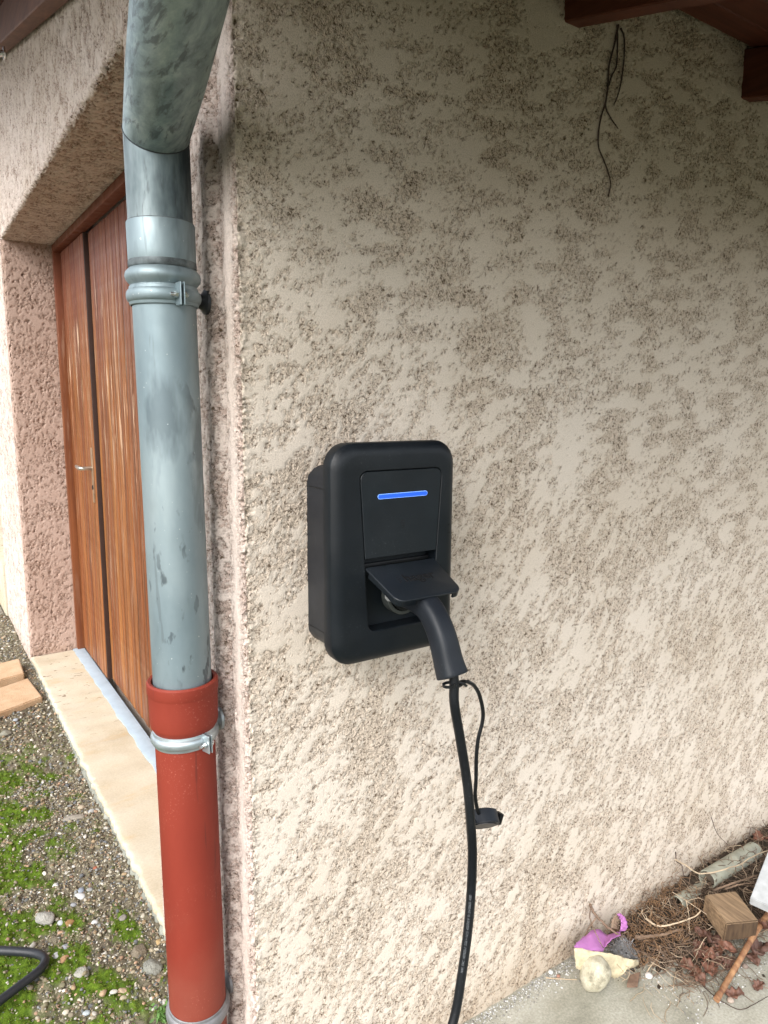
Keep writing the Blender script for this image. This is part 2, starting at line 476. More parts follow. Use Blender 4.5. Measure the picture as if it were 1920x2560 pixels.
def M_grain(name, c0, c1, axis, rough=0.6, s=60):
    q = N(name, rough, spec=0.3)
    v = [1, 1, 1]; v[axis] = 0.05
    oi = q.rand()
    comb = q.new('ShaderNodeCombineXYZ')
    for k in range(3): q.t.links.new(q.math('MULTIPLY', oi, 13.0 + 7 * k), comb.inputs[k])
    add = q.new('ShaderNodeVectorMath', operation='ADD'); q.t.links.new(q.co(tuple(v)), add.inputs[0]); q.t.links.new(comb.outputs[0], add.inputs[1])
    c = q.ramp(q.noise(s, 5, 0.65, add.outputs[0]), [(0.28, c0), (0.72, c1)])
    bl = q.ramp(q.noise(9, 3), [(0.3, 0.75), (0.7, 1.1)])
    q.set('Base Color', q.mix(0.7, c, bl, 'MULTIPLY'))
    q.bump(q.noise(s * 2, 4, 0.6, add.outputs[0]), 0.25, 0.001)
    return q.m
EDGEW = M_simple('dark_brown_edge', (0.035, 0.015, 0.010), 0.6, 0, 0.2, 40)
RAFTER = M_grain('shaded_rafter', (0.065, 0.018, 0.010), (0.125, 0.037, 0.019), 1)  # eave rafters, with the shade under the roof put into the colour
GRAFTER = M_grain('lit_gable_rafter', (0.13, 0.055, 0.036), (0.22, 0.10, 0.062), 1)  # lighter copy for the gable: outdoor light put into the colour
SOFFIT = M_grain('shaded_soffit_board', (0.075, 0.020, 0.011), (0.13, 0.036, 0.019), 0)  # boards darkened in colour for the shade under the eaves
OLDWOOD = M_grain('weathered_block_wood', (0.11, 0.072, 0.045), (0.36, 0.25, 0.15), 1, 0.8, 120)
ENDGRAIN = M_grain('sawn_end_grain', (0.035, 0.021, 0.013), (0.13, 0.083, 0.048), 2, 0.85, 110)  # end grain, its colour darkened further so the face reads as shaded
BARK = M_grain('peeled_stick', (0.13, 0.05, 0.03), (0.46, 0.26, 0.13), 1, 0.6, 60)
TWIG = M_simple('dry_twig', (0.185, 0.125, 0.085), 0.8, 0, 0.5, 30)
TWIGL = M_simple('pale_dry_stalk', (0.46, 0.36, 0.25), 0.8, 0, 0.3, 30)
VINE = M_simple('dark_dry_vine', (0.060, 0.040, 0.032), 0.85, 0, 0.35, 60)
WEEDY = M_simple('rusty_dry_weed', (0.25, 0.145, 0.075), 0.85, 0, 0.35, 50)

def M_leaf():
    q = N('dry_brown_leaf', 0.62)
    c = q.ramp(q.rand(), [(0.0, (0.085, 0.042, 0.030)), (0.4, (0.19, 0.080, 0.048)), (0.7, (0.12, 0.058, 0.040)), (1.0, (0.165, 0.072, 0.042))])
    c = q.mix(0.8, c, q.ramp(q.noise(90, 4), [(0.3, 0.6), (0.7, 1.25)]), 'MULTIPLY')
    q.set('Base Color', c); q.bump(q.noise(150, 3), 0.3, 0.001)
    return q.m
LEAF = M_leaf()

def M_stone_sill():
    q = N('cream_limestone_sill', 0.75, spec=0.25)
    c = q.ramp(q.noise(5, 5, 0.6), [(0.3, (0.47, 0.40, 0.285)), (0.5, (0.54, 0.48, 0.365)), (0.7, (0.57, 0.525, 0.42))])
    y = q.sep(q.co(), 1)
    far = q.ramp(q.math('DIVIDE', y, 3.2), [(0.55, 0.0), (0.78, 1.0)])
    pits = q.ramp(q.noise(42, 3, 0.5, q.co((0.55, 1.4, 1))), [(0.655, 0.0), (0.69, 1.0)])
    c = q.mix(q.math('MULTIPLY', pits, far), c, (0.16, 0.10, 0.06))
    yl = q.ramp(q.noise(9, 4, 0.6, q.co((0.4, 1, 1))), [(0.56, 0.0), (0.75, 1.0)])
    c = q.mix(q.math('MULTIPLY', yl, 0.5), c, (0.52, 0.34, 0.14))
    c = q.mix(0.5, c, q.ramp(q.noise(160, 3), [(0.3, 0.8), (0.7, 1.1)]), 'MULTIPLY')
    q.set('Base Color', c); q.bump(q.noise(220, 4), 0.3, 0.0015)
    return q.m
SILL = M_stone_sill()
SILLBASE = M_simple('mossy_grey_mortar', (0.23, 0.235, 0.20), 0.9, 0, 0.35, 18, 0.5, 0.2, 0.004)
GREYSTRIP = M_simple('grey_painted_metal', (0.30, 0.36, 0.41), 0.45, 0.0, 0.12, 12, 0.05)
HANDLE = M_simple('tarnished_aluminium', (0.62, 0.60, 0.54), 0.28, 0.9, 0.15, 40)
PLATE = M_simple('bronze_handle_plate', (0.42, 0.30, 0.20), 0.4, 0.7, 0.2, 40)

def M_ground():
    q = N('gravelly_earth', 0.95, spec=0.15)
    c = q.ramp(q.noise(3.5, 6, 0.65), [(0.3, (0.105, 0.088, 0.062)), (0.55, (0.17, 0.145, 0.105)), (0.75, (0.235, 0.21, 0.16))])
    c = q.mix(0.85, c, q.ramp(q.noise(140, 4, 0.7), [(0.25, 0.45), (0.6, 1.15)]), 'MULTIPLY')
    ms = q.attr('moss')
    c = q.mix(ms, c, q.ramp(q.noise(90, 4), [(0.3, (0.045, 0.085, 0.008)), (0.7, (0.12, 0.19, 0.016))]))
    q.set('Base Color', c)
    q.bump(q.noise(260, 5, 0.7), 0.7, 0.006)
    return q.m
GROUND = M_ground()

def M_attr(name, rough=0.8, scale=300, bs=0.35, bd=0.0008):
    q = N(name, rough, spec=0.3)
    c = q.attr('tint', 'Color')
    c = q.mix(0.6, c, q.ramp(q.noise(scale, 3, 0.6), [(0.3, 0.7), (0.7, 1.2)]), 'MULTIPLY')
    q.set('Base Color', c); q.bump(q.noise(scale * 1.5, 3), bs, bd)
    return q.m
PEBBLE = M_attr('mixed_pebbles', 0.75)
MOSS = M_attr('bright_moss', 0.9, 120, 0.2)

def M_concrete():
    q = N('pale_concrete', 0.9, spec=0.2)
    c = q.ramp(q.noise(4.5, 6, 0.62, q.co((1, 1.6, 1))), [(0.30, (0.22, 0.215, 0.17)), (0.48, (0.34, 0.33, 0.27)), (0.70, (0.46, 0.45, 0.39))])
    c = q.mix(0.7, c, q.ramp(q.noise(170, 4, 0.6), [(0.3, 0.6), (0.7, 1.15)]), 'MULTIPLY')
    st = q.ramp(q.noise(11, 4, 0.6, q.co((1, 0.5, 1), (0, 0, 0.6))), [(0.55, 0.0), (0.72, 1.0)])
    c = q.mix(q.math('MULTIPLY', st, 0.5), c, (0.24, 0.225, 0.165))
    q.set('Base Color', c)
    b = q.bump(q.noise(350, 3), 0.3, 0.001)
    q.bump(q.noise(25, 4), 0.25, 0.004, b)
    return q.m
CONCRETE = M_concrete()
PURPLE = M_simple('purple_card', (0.47, 0.18, 0.45), 0.6, 0, 0.12, 25, 0.1)
CREAM = M_simple('stained_cream_card', (0.53, 0.46, 0.31), 0.75, 0, 0.28, 45, 0.3, 0.3, 0.003)
def M_egg():
    q = N('dirty_pale_stone', 0.7)
    c = q.ramp(q.noise(22, 5, 0.65), [(0.34, (0.20, 0.18, 0.125)), (0.47, (0.42, 0.39, 0.29)), (0.66, (0.54, 0.51, 0.41))])
    c = q.mix(0.6, c, q.ramp(q.noise(200, 4, 0.7), [(0.3, 0.65), (0.6, 1.1)]), 'MULTIPLY')
    q.set('Base Color', c); q.bump(q.noise(110, 4), 0.25, 0.001)
    return q.m
EGG = M_egg()
PIPEW = M_simple('weathered_grey_pipe', (0.33, 0.335, 0.27), 0.75, 0, 0.25, 25, 0.15)
SLABG = M_simple('grey_stone_slab', (0.42, 0.44, 0.45), 0.85, 0, 0.15, 40, 0.25)
LINT = M_simple('grey_fluff', (0.30, 0.30, 0.30), 0.95, 0, 0.3, 60)
def M_slab():
    q = N('sandy_paving_slab', 0.85)
    c = q.ramp(q.noise(12, 5, 0.6), [(0.3, (0.46, 0.30, 0.17)), (0.7, (0.58, 0.42, 0.27))])
    c = q.mix(0.6, c, q.ramp(q.noise(240, 3, 0.6), [(0.32, 0.55), (0.55, 1.1)]), 'MULTIPLY')
    q.set('Base Color', c); q.bump(q.noise(260, 3), 0.3, 0.001)
    return q.m
SLAB = M_slab()
ROUGHCON = M_simple('porous_concrete', (0.33, 0.32, 0.27), 0.95, 0, 0.35, 120, 0.9, 0.2, 0.006)
GREEN = M_simple('weed_green', (0.07, 0.16, 0.025), 0.6, 0, 0.4, 40)
FAR_WOOD = M_simple('brown_far_door', (0.24, 0.13, 0.08), 0.6, 0, 0.2, 20)
ROOFTOP = M_simple('clay_roof_cover', (0.30, 0.13, 0.08), 0.8, 0, 0.2, 8)

# ------------------------------------------------------------------ the house
SLOPE = 0.26
def soffit_z(y): return 2.41 + SLOPE * y
house = tag(empty('house', (0, 0, 0)), 'rendered house corner with dark timber eaves and a weathered wooden door in a deep recess', 'house')

# -- one continuous sheet round the corner: gable strip -> corner -> front wall (profile in plan by arc length)
DX = 0.0028
def wall_wrap():
    prof = []       # (x, y, nx, ny)
    # coarser further right
    rc = 0.011
    s_g = np.concatenate([np.arange(0.62, 0.20, -0.006), np.arange(0.20, rc, -0.0028)])
    for y in s_g: prof.append((0, y, -1, 0))
    for k in range(8):
        a = math.radians(90 * k / 8)
        prof.append((rc - rc * math.cos(a), rc - rc * math.sin(a), -math.cos(a), -math.sin(a)))
    nc = len(prof)
    x = rc; xs = []
    while x < 2.25:
        xs.append(x); x += 0.0027 + 0.0019 * min(1, x / 1.8)
    for x in xs: prof.append((x, 0, 0, -1))
    P = np.array(prof)
    s = np.concatenate([[0], np.cumsum(np.hypot(np.diff(P[:, 0]), np.diff(P[:, 1])))])
    s = s - s[nc]                               # 0 at the start of the front wall
    z = np.arange(-0.03, 2.70, 0.0029)
    ny, nz = len(s), len(z)
    # relief on a regular grid, then sampled at the columns
    d = 0.0026
    gx = int(2.9 / d) + 2; gz = int(2.8 / d) + 2
    yy, xx = np.mgrid[0:gz, 0:gx] * d
    bl = sig((yy - 1.30 - 0.45 * (1.0 - (xx - 0.64))) / 0.13).astype(np.float32)
    thr = (-0.10 + 0.30 * bl).astype(np.float32)
    h, mk = crushed_render(gz, gx, d, 21, ang=math.radians(50), thr=thr, lam=0.054, stretch=2.5, grain=0.0050, depth=0.0020, ang2=math.radians(14), blend=bl)
    hv, mv = crushed_render(gz, 260, d, 77, ang=math.radians(90), thr=-0.25, lam=0.022, stretch=2.4, grain=0.0062, depth=0.0050)
    lump = fft_noise(gz, 260, d, 0.05, 0.5, math.radians(90), 2.5, 5)
    ci = np.clip((s + 0.64) / d, 0, gx - 1.001)
    i0 = ci.astype(int); f = (ci - i0)[None, :]
    zi = np.clip(((z + 0.03) / d).astype(int), 0, gz - 1)
    H = h[zi][:, i0] * (1 - f) + h[zi][:, i0 + 1] * f
    MK = mk[zi][:, i0]
    # gable strip: own vertical relief with a bead, a groove and a smooth band before the corner
    u = -s                                       # distance along the gable from the corner
    g = u > 0.0
    ui = np.clip((u / d).astype(int), 0, 259)
    Hg = hv[zi][:, ui]; Mg = mv[zi][:, ui]; L = lump[zi][:, ui]
    band = np.exp(-((u - 0.046) / 0.017) ** 2)[None, :]
    Hg = Hg * (1 - 0.85 * band); Mg = Mg * (1 - 0.85 * band)
    zz = z[:, None]
    w0 = 0.003 * np.sin(zz * 5.1) + 0.0012 * np.sin(zz * 13 + 1)
    U = u[None, :] + w0
    bead = 0.0115 * np.exp(-((U - 0.122) / 0.022) ** 4 * 0.9) * (1 + 0.05 * L)
    groove = -0.007 * np.exp(-((U - 0.086) / 0.012) ** 2)
    Hg = Hg + bead + groove + 0.0005 * L
    wgt = np.clip((u + 0.012) / 0.014, 0, 1)[None, :]
    Ht = H * (1 - wgt) + Hg * wgt
    Mt = MK * (1 - wgt) + Mg * wgt
    # ragged plaster lip on the arris
    lip = np.exp(-((s + 0.010) / 0.010) ** 2)[None, :]
    ln = np.abs(fft_noise(gz, 40, d, 0.014, 0.45, 0, 1, 9))[zi][:, np.clip(((s + 0.05) / d).astype(int), 0, 39)]
    Ht = Ht + lip * (0.0015 + 0.0042 * (ln - 0.5)) * np.clip((2.0 - zz) / 0.25, 0.25, 1)
    Mt = np.clip(Mt + lip * 0.4, 0, 1)
    edge = np.clip((0.62 - u) / 0.02, 0, 1)[None, :]
    Ht = Ht * edge
    X = P[:, 0][None, :] + P[:, 2][None, :] * Ht
    Y = P[:, 1][None, :] + P[:, 3][None, :] * Ht
    Z = np.repeat(z[:, None], ny, 1)
    V = np.stack([X, Y, Z], -1)
    ncut = nc - 3
    for nm, a, b, mat in (('gable_wall', 0, ncut + 1, PL_GABLE), ('front_wall', ncut, ny, PL_FRONT)):
        v = V[:, a:b].reshape(-1, 3); k = b - a
        F = grid_faces(nz, k)
        cz = v[F[:, 0], 2]; cy = v[F[:, 0], 1]
        F = F[cz < soffit_z(cy) + 0.03]
        o = from_arrays(nm, v, F, mat, house, attr={'rough': Mt[:, a:b].ravel()})
wall_wrap()

def sheet(name, fn, us, vs, mat, **kw):
    """flat rendered patch: fn(u,v,h) -> point; relief h along the outward normal, faded at the borders given in kw"""
    d = min(us[1] - us[0], vs[1] - vs[0])
    fade = kw.pop('fade', (0, 0, 0, 0)); keep = kw.pop('keep', None); par = kw.pop('parent', house); bend = kw.pop('bend', None)
    gx, gz = int((us[-1] - us[0]) / d) + 3, int((vs[-1] - vs[0]) / d) + 3
    h, mk = crushed_render(gz, gx, d, **kw)
    ui = np.clip(((us - us[0]) / d).astype(int), 0, gx - 1); vi = np.clip(((vs - vs[0]) / d).astype(int), 0, gz - 1)
    H = h[vi][:, ui]; MK = mk[vi][:, ui]
    U, W = np.meshgrid(us, vs)
    if bend is not None: H = H + bend(U, W)
    e = np.ones_like(U)
    for amt, dist in zip(fade, (U - us[0], us[-1] - U, W - vs[0], vs[-1] - W)):
        if amt: e = e * np.clip(dist / amt, 0, 1)
    H = H * e
    V = np.stack(fn(U, W, H), -1).reshape(-1, 3)
    F = grid_faces(len(vs), len(us))
    if keep is not None: F = F[keep(V[F[:, 0]])]
    return from_arrays(name, V, F, mat, par, attr={'rough': MK.ravel()})

LZ, SZ = 2.30, 0.082           # lintel and sill levels
D0, D1 = 0.62, 3.08            # door opening along Y
JD = 0.238                     # depth of the recess
PE = 4.13                      # far end of the far pier

# lintel: gable face above the opening, then bending under to the underside
def lintel_fn(U, W, H):
    # W: >0 above the arris on the face, <0 along the underside
    r = 0.014
    X = np.where(W >= 0, -H, 0.0); Z = np.where(W >= 0, LZ + np.maximum(W, 0), LZ)
    und = W < 0
    X = np.where(und, -W, X); Z = np.where(und, LZ - H, Z)
    near = np.abs(W) < r
    k = np.clip(r - np.abs(W), 0, None) * 0.35
    X = X + np.where(near, k, 0); Z = Z + np.where(near, k, 0)
    return X, U, Z
vs = np.concatenate([np.arange(-JD - 0.02, -0.02, 0.0055), np.arange(-0.02, 0.02, 0.004), np.arange(0.02, 1.05, 0.0055)])
ragl = np.abs(fft_noise(64, 700, 0.0055, 0.03, 0.5, 0, 1, 3))
def lint_bend(U, W):
    i = np.clip(((U - D0) / 0.0055).astype(int), 0, 699)
    return np.exp(-(W / 0.016) ** 2) * 0.006 * (ragl[20][i] - 0.4)
sheet('lintel', lintel_fn, np.arange(D0, D1 + 0.004, 0.0055), vs, PL_GABLE, seed=31, ang=math.radians(88), thr=0.05, lam=0.026, stretch=3.2,
      grain=0.0095, depth=0.0062, fade=(0.015, 0.015, 0, 0), bend=lint_bend, keep=lambda p: p[:, 2] < soffit_z(p[:, 1]) + 0.03)
# face above the far pier
sheet('gable_wall', lambda U, W, H: (-H, U, W), np.arange(D1, PE + 0.5, 0.008), np.arange(LZ, 3.5, 0.007), PL_GABLE, seed=41, ang=math.radians(88), thr=0.05,
      lam=0.028, stretch=3.0, grain=0.012, depth=0.004, fade=(0.015, 0, 0.015, 0), keep=lambda p: p[:, 2] < soffit_z(p[:, 1]) + 0.03)
# far pier: face plus the jamb that turns into the recess (seen through the opening)
def pier_fn(U, W, H):
    # U<0: along the face away from the arris; U>0: into the recess
    r = 0.016
    X = np.where(U <= 0, -H, np.maximum(U, 0)); Y = np.where(U <= 0, D1 - U, D1 - H)
    k = np.clip(r - np.abs(U), 0, None) * 0.35
    return X + k, Y + k, W
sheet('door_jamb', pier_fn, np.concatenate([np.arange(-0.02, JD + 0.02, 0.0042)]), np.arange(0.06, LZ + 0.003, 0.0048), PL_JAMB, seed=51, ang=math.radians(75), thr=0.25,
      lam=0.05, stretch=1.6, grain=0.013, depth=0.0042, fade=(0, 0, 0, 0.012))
sheet('gable_wall', lambda U, W, H: (-H, U, W), np.arange(D1 + 0.02, PE, 0.010), np.arange(0.0, LZ + 0.003, 0.008), PL_GABLE, seed=61, ang=math.radians(88), thr=0.0,
      lam=0.03, stretch=2.6, grain=0.016, depth=0.0045, fade=(0, 0, 0, 0.012))
# plain continuations that close the building (out of sight): near jamb, inside faces, rest of the front wall, interior
bk = MB()
bk.box((0.004, 0.50, -0.05), (0.26, 0.6175, LZ))
bk.box((0.26, 0.30, -0.05), (0.30, 0.62, 3.2))
bk.box((0.272 + 0.05, 0.3, -0.05), (0.36, 6.5, 3.4))
bk.box((2.25, -0.003, -0.05), (6.0, 0.25, 2.44))
bk.box((0.012, D1 + 0.013, -0.05), (0.32, PE - 0.002, 2.29))
bk.build('wall_core', PL_GABLE, house, smooth=False)
# second opening further along the wall
b2 = MB(); b2.box((0.26, PE, 0.30), (0.31, 6.4, 2.3)); b2.build('far_door', FAR_WOOD, house)
b2 = MB(); b2.box((-0.012, PE + 0.004, -0.02), (0.30, 6.4, 0.40), 0.008); b2.build('far_step', SILL, house)
b2 = MB(); b2.box((0.0, 6.4, -0.05), (0.3, 9.0, 3.9)); b2.build('far_wall', PL_GABLE, house)

# ---- timber eaves
def rafter_mesh(x0, x1, y0, y1, depth=0.12):
    b = MB()
    L = []
    for y in (y0, y1):
        zt = soffit_z(y) - 0.001
        L.append([(x0, y, zt - depth), (x1, y, zt - depth), (x1, y, zt), (x0, y, zt)])
    b.loft(L)
    bmesh.ops.bevel(b.bm, geom=list(b.bm.edges), offset=0.003, segments=1, affect='EDGES')
    return b
EAVE = -1.02
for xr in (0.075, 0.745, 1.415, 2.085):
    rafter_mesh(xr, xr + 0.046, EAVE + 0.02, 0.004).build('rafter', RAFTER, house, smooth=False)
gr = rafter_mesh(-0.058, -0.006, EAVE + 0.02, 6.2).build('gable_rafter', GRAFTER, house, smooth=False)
# soffit boards run along X, laid on the rafters; one shared mesh per length
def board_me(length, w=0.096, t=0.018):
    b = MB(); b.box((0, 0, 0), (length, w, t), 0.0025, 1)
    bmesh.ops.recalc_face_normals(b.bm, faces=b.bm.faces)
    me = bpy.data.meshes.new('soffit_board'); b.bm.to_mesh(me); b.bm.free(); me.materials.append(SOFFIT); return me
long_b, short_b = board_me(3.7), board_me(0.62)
ang = math.atan(SLOPE); ca = math.cos(ang)
yb = -0.012; k = 0
rows = []
while yb > EAVE - 0.05:
    yb -= 0.0985 * ca; rows.append((yb, long_b))
yb = -0.012
while yb < 5.2:
    rows.append((yb, short_b)); yb += 0.0985 * ca
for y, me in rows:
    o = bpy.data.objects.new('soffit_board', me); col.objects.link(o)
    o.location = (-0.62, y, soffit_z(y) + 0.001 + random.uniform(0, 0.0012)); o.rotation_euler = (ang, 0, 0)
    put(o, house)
rb = MB()
for y0, y1, x0, x1 in ((EAVE - 0.06, 0.0, -0.66, 6.0), (0.0, 7.0, -0.66, 0.8)):
    rb.loft([[(x0, y, soffit_z(y) + 0.03), (x1, y, soffit_z(y) + 0.03), (x1, y, soffit_z(y) + 0.07), (x0, y, soffit_z(y) + 0.07)] for y in (y0, y1)])
rb.build('roof', ROOFTOP, house, smooth=False)

# ---- door: frame, upright boards, handle
door = empty('door', (0.27, 1.85, SZ), house)
DXp = 0.272
fr = MB()
fr.box((JD + 0.001, D1 - 0.036, SZ + 0.004), (JD + 0.05, D1 - 0.0005, LZ - 0.001), 0.003)
fr.box((JD + 0.001, D0 + 0.001, SZ + 0.004), (JD + 0.05, D0 + 0.036, LZ - 0.001), 0.003)
fr.box((JD + 0.001, D0 + 0.037, LZ - 0.038), (JD + 0.05, D1 - 0.037, LZ - 0.001), 0.003)
fr.build('door_frame', FRAMEW, door)
BW = 0.0555
pb = MB(); pb.box((0, 0.0014, 0), (0.022, BW - 0.0014, LZ - 0.04 - SZ - 0.012), 0.0075, 2)
bmesh.ops.recalc_face_normals(pb.bm, faces=pb.bm.faces)
pme = bpy.data.meshes.new('door_board'); pb.bm.to_mesh(pme); pb.bm.free(); pme.materials.append(DOORW)
GAP = 2.47
ys = []
y = D1 - 0.040 - BW
while y > GAP + 0.012: ys.append((y, 0.0)); y -= BW
GAPW = ys[-1][0]
y = GAPW - 0.012 - BW
while y > D0 + 0.03: ys.append((y, 0.022)); y -= BW
for y, dx in ys:
    o = bpy.data.objects.new('door_board', pme); col.objects.link(o)
    o.location = (DXp + dx + random.uniform(-0.0015, 0.0015), y, SZ + 0.012); put(o, door)
es = MB(); es.box((DXp + 0.003, GAPW - 0.0095, SZ + 0.012), (DXp + 0.040, GAPW + 0.0008, LZ - 0.042), 0.002); es.build('edge_strip', EDGEW, door)  # dark brown strip down the leaf edge at the gap
bk = MB(); bk.box((DXp + 0.041, D0 + 0.03, SZ + 0.006), (DXp + 0.048, D1 - 0.03, LZ - 0.03)); bk.build('door_backing', BLACKP, door, smooth=False)
hy = GAPW + 0.045
hz = 1.165
pl = MB(); pl.box((DXp - 0.006, hy - 0.016, hz - 0.17), (DXp + 0.001, hy + 0.016, hz + 0.10), 0.003); pl.build('handle_plate', PLATE, door)
hd = MB()
hd.tube(spline([(DXp, hy, hz), (DXp - 0.045, hy, hz), (DXp - 0.056, hy + 0.012, hz), (DXp - 0.057, hy + 0.06, hz + 0.001), (DXp - 0.055, hy + 0.125, hz + 0.004)], 24), [0.0095] * 10 + [0.010] * 10 + [0.009, 0.008, 0.007, 0.005], 12)
hd.build('handle', HANDLE, door)
kh = MB(); kh.lathe([(0.0, 0.003), (0.011, 0.003), (0.011, -0.004), (0.0, -0.004)], (DXp - 0.006, hy, hz - 0.095), (-1, 0, 0), 16); kh.build('keyhole', BLACKP, door)

# ---- sill with its ragged outer edge, mortar below, grey strip at the foot of the door
def sill():
    ysl = np.arange(D0 - 0.25, D1 + 0.001, 0.006)
    rg = fft_noise(8, len(ysl), 0.006, 0.14, 0.9, 0, 1, 15)[0]; rg2 = fft_noise(8, len(ysl), 0.006, 0.018, 0.5, 0, 1, 16)[0]
    edge = 0.0022 * rg + 0.0008 * rg2
    und = 0.0015 * fft_noise(8, len(ysl), 0.006, 0.3, 0.6, 0, 1, 17)[0]
    prof = [(0.006, -0.028), (0.0, -0.020), (0.0, -0.007), (0.003, -0.0015), (0.012, 0.0)] + [(x, 0.0) for x in np.linspace(0.03, JD + 0.02, 12)]
    V = []
    for x, dz in prof:
        k = 1 if x < 0.02 else max(0, 1 - x / 0.06)
        V.append(np.stack([x + edge * k, ysl, SZ + dz + und + (0 if dz < 0 else 0.0006 * np.sin(ysl * 7 + x * 20))], -1))
    V = np.array(V)
    from_arrays('door_sill', V.reshape(-1, 3), grid_faces(len(prof), len(ysl), True), SILL, house)
    rg3 = fft_noise(8, len(ysl), 0.006, 0.04, 0.7, 0, 1, 18)
    V = []
    for k, (x, dz) in enumerate([(0.012, -0.018), (0.003, -0.024), (-0.003, -0.045), (-0.006, -0.10)]):
        V.append(np.stack([x + 0.0035 * rg3[k], ysl, np.full_like(ysl, SZ + dz)], -1))
    from_arrays('sill_bed', np.array(V).reshape(-1, 3), grid_faces(4, len(ysl), True), SILLBASE, house)
sill()
ysn = np.arange(D0, D1 - 0.002, 0.01)
wob = 0.002 * fft_noise(8, len(ysn), 0.01, 0.35, 0.8, 0, 1, 19)[0]
V = np.array([np.stack([np.full_like(ysn, x) + (wob if i < 2 else 0), ysn, np.full_like(ysn, SZ + dz)], -1) for i, (x, dz) in enumerate([(0.216, 0.0), (0.218, 0.0045), (JD + 0.036, 0.0065)])])
from_arrays('threshold_strip', V.reshape(-1, 3), grid_faces(3, len(ysn), True), GREYSTRIP, house, smooth=False)

# hook screw under the gable rafter
p = at_x(12, 133, -0.061)
hk = MB(); hk.tube(spline([p + np.array([0.0, 0, 0]), p + np.array([-0.02, 0.012, -0.004]), p + np.array([-0.03, 0.03, -0.016]), p + np.array([-0.022, 0.045, -0.03])], 16), 0.011, 10)
hk.lathe([(0.0, 0), (0.022, 0), (0.022, 0.006), (0.0, 0.007)], p, (-1, 0, 0), 14)
tag(hk.build('metal_hook', BOLT), 'small shiny metal hook screwed to the gable rafter', 'hook')

# ------------------------------------------------------------------ downpipe
def ax(z):                     # the stack leans a touch
    t = (z - 0.3) / 1.5
    return np.array([-0.082 - 0.010 * t, 0.092 + 0.006 * t, z])
R0 = 0.0525
dp = tag(empty('downpipe', ax(1.0)), 'grey-blue zinc downpipe with a swan neck running up to the eaves', 'downpipe')
def ring_prof(b, prof, zc, n=64):
    """vertical lathe following the lean"""
    rings = [[b.bm.verts.new(Vector(ax(zc + h)) + Vector((math.cos(2 * math.pi * j / n), math.sin(2 * math.pi * j / n), 0)) * r) for j in range(n)] for r, h in prof]
    for a, c in zip(rings, rings[1:]):
        for j in range(n): b.bm.faces.new((a[j], a[(j + 1) % n], c[(j + 1) % n], c[j]))
    return b
b = MB(); ring_prof(b, [(R0, -0.005), (R0, 0.25), (R0, 0.5), (R0, 0.70)], 0.985); b.build('lower_tube', ZINC, dp)
b = MB(); ring_prof(b, [(R0 + 0.0005, 1.66), (R0 + 0.0022, 1.665), (R0 + 0.0022, 1.683), (R0 + 0.0015, 1.688), (R0 + 0.0045, 1.692), (R0 + 0.0085, 1.697), (R0 + 0.0098, 1.703), (R0 + 0.0085, 1.709), (R0 + 0.0042, 1.714),
                        (R0 + 0.0012, 1.7165), (R0 + 0.0028, 1.719), (R0 + 0.003, 1.74), (R0 + 0.0032, 1.788), (R0 + 0.0025, 1.7895), (R0 - 0.001, 1.7895)], 0.0)
b.build('socket_sleeve', ZINC, dp)
# mitred swan neck: vertical leg, then a nearly level leg towards the gutter
E0 = Vector(ax(1.932)); udir = Vector((-0.195, -0.97, 0.135)).normalized(); vdir = Vector((0, 0, 1))
def mitre(b, r, n=64, upto=0.98):
    dirs = [(-vdir), udir]
    nrm = (udir + Vector((0, 0, -1))).normalized()          # bisecting plane normal is along (udir - vdown)
    pl_n = (udir - (-vdir)).normalized()
    e1 = vdir.cross(udir).normalized()
    def ring(c, axis, cut):
        e2 = axis.cross(e1).normalized(); out = []
        for j in range(n):
            a = 2 * math.pi * j / n
            p = c + (e1 * math.cos(a) + e2 * math.sin(a)) * r
            out.append(p)
        return out
    # plane through E0 containing e1 and the bisector
    bis = (udir + (-vdir)).normalized(); pn = e1.cross(bis).normalized()
    legA, legB = [], []
    for j in range(n):
        a = 2 * math.pi * j / n
        e2 = e1.cross(vdir).normalized()
        off = (e1 * math.cos(a) + e2 * math.sin(a)) * r
        t = -(off.dot(pn)) / vdir.dot(pn)
        legA.append(E0 + off + vdir * t)
    return legA, e1, pn
ja, e1, pn = mitre(None, R0 + 0.0)
b = MB()
e2v = e1.cross(vdir).normalized()
n = 64
lo = [Vector(ax(1.775)) + (e1 * math.cos(2 * math.pi * j / n) + e2v * math.sin(2 * math.pi * j / n)) * (R0) for j in range(n)]
b.loft([lo, ja], False, False); b.build('elbow', ELBOW, dp, sharp=50)
b = MB(); ring_prof(b, [(R0 + 0.0024, 1.7165), (R0 + 0.0034, 1.718), (R0 + 0.0034, 1.725), (R0 + 0.0030, 1.728)], 0.0); b.build('solder_band', SOLDER, dp)
b = MB(); ring_prof(b, [(R0 + 0.0001, 1.7897), (R0 + 0.0012, 1.7897), (R0 + 0.0008, 1.7912), (R0 + 0.0001, 1.7914)], 0.0); b.build('sleeve_shadow_line', SOLDER, dp)  # thin dark ring standing for the shadow line at the sleeve's upper lip
b = MB()
hi = []
for L in (0.0, 0.15, 0.35, 0.6, 0.99):
    ringp = []
    for j in range(n):
        pt = ja[j] + (ja[j] - E0).normalized() * 0.0009
        off = (ja[j] - E0) - udir * (ja[j] - E0).dot(udir)
        s0 = (ja[j] - E0).dot(udir)
        ringp.append(E0 + off * (1 + 0.06 * (L > 0) ) + udir * (s0 * (1 - L) + L * 1.18 if L else s0))
    hi.append(ringp)
b.loft(hi, False, False); b.build('swan_neck', SWAN, dp, sharp=50)
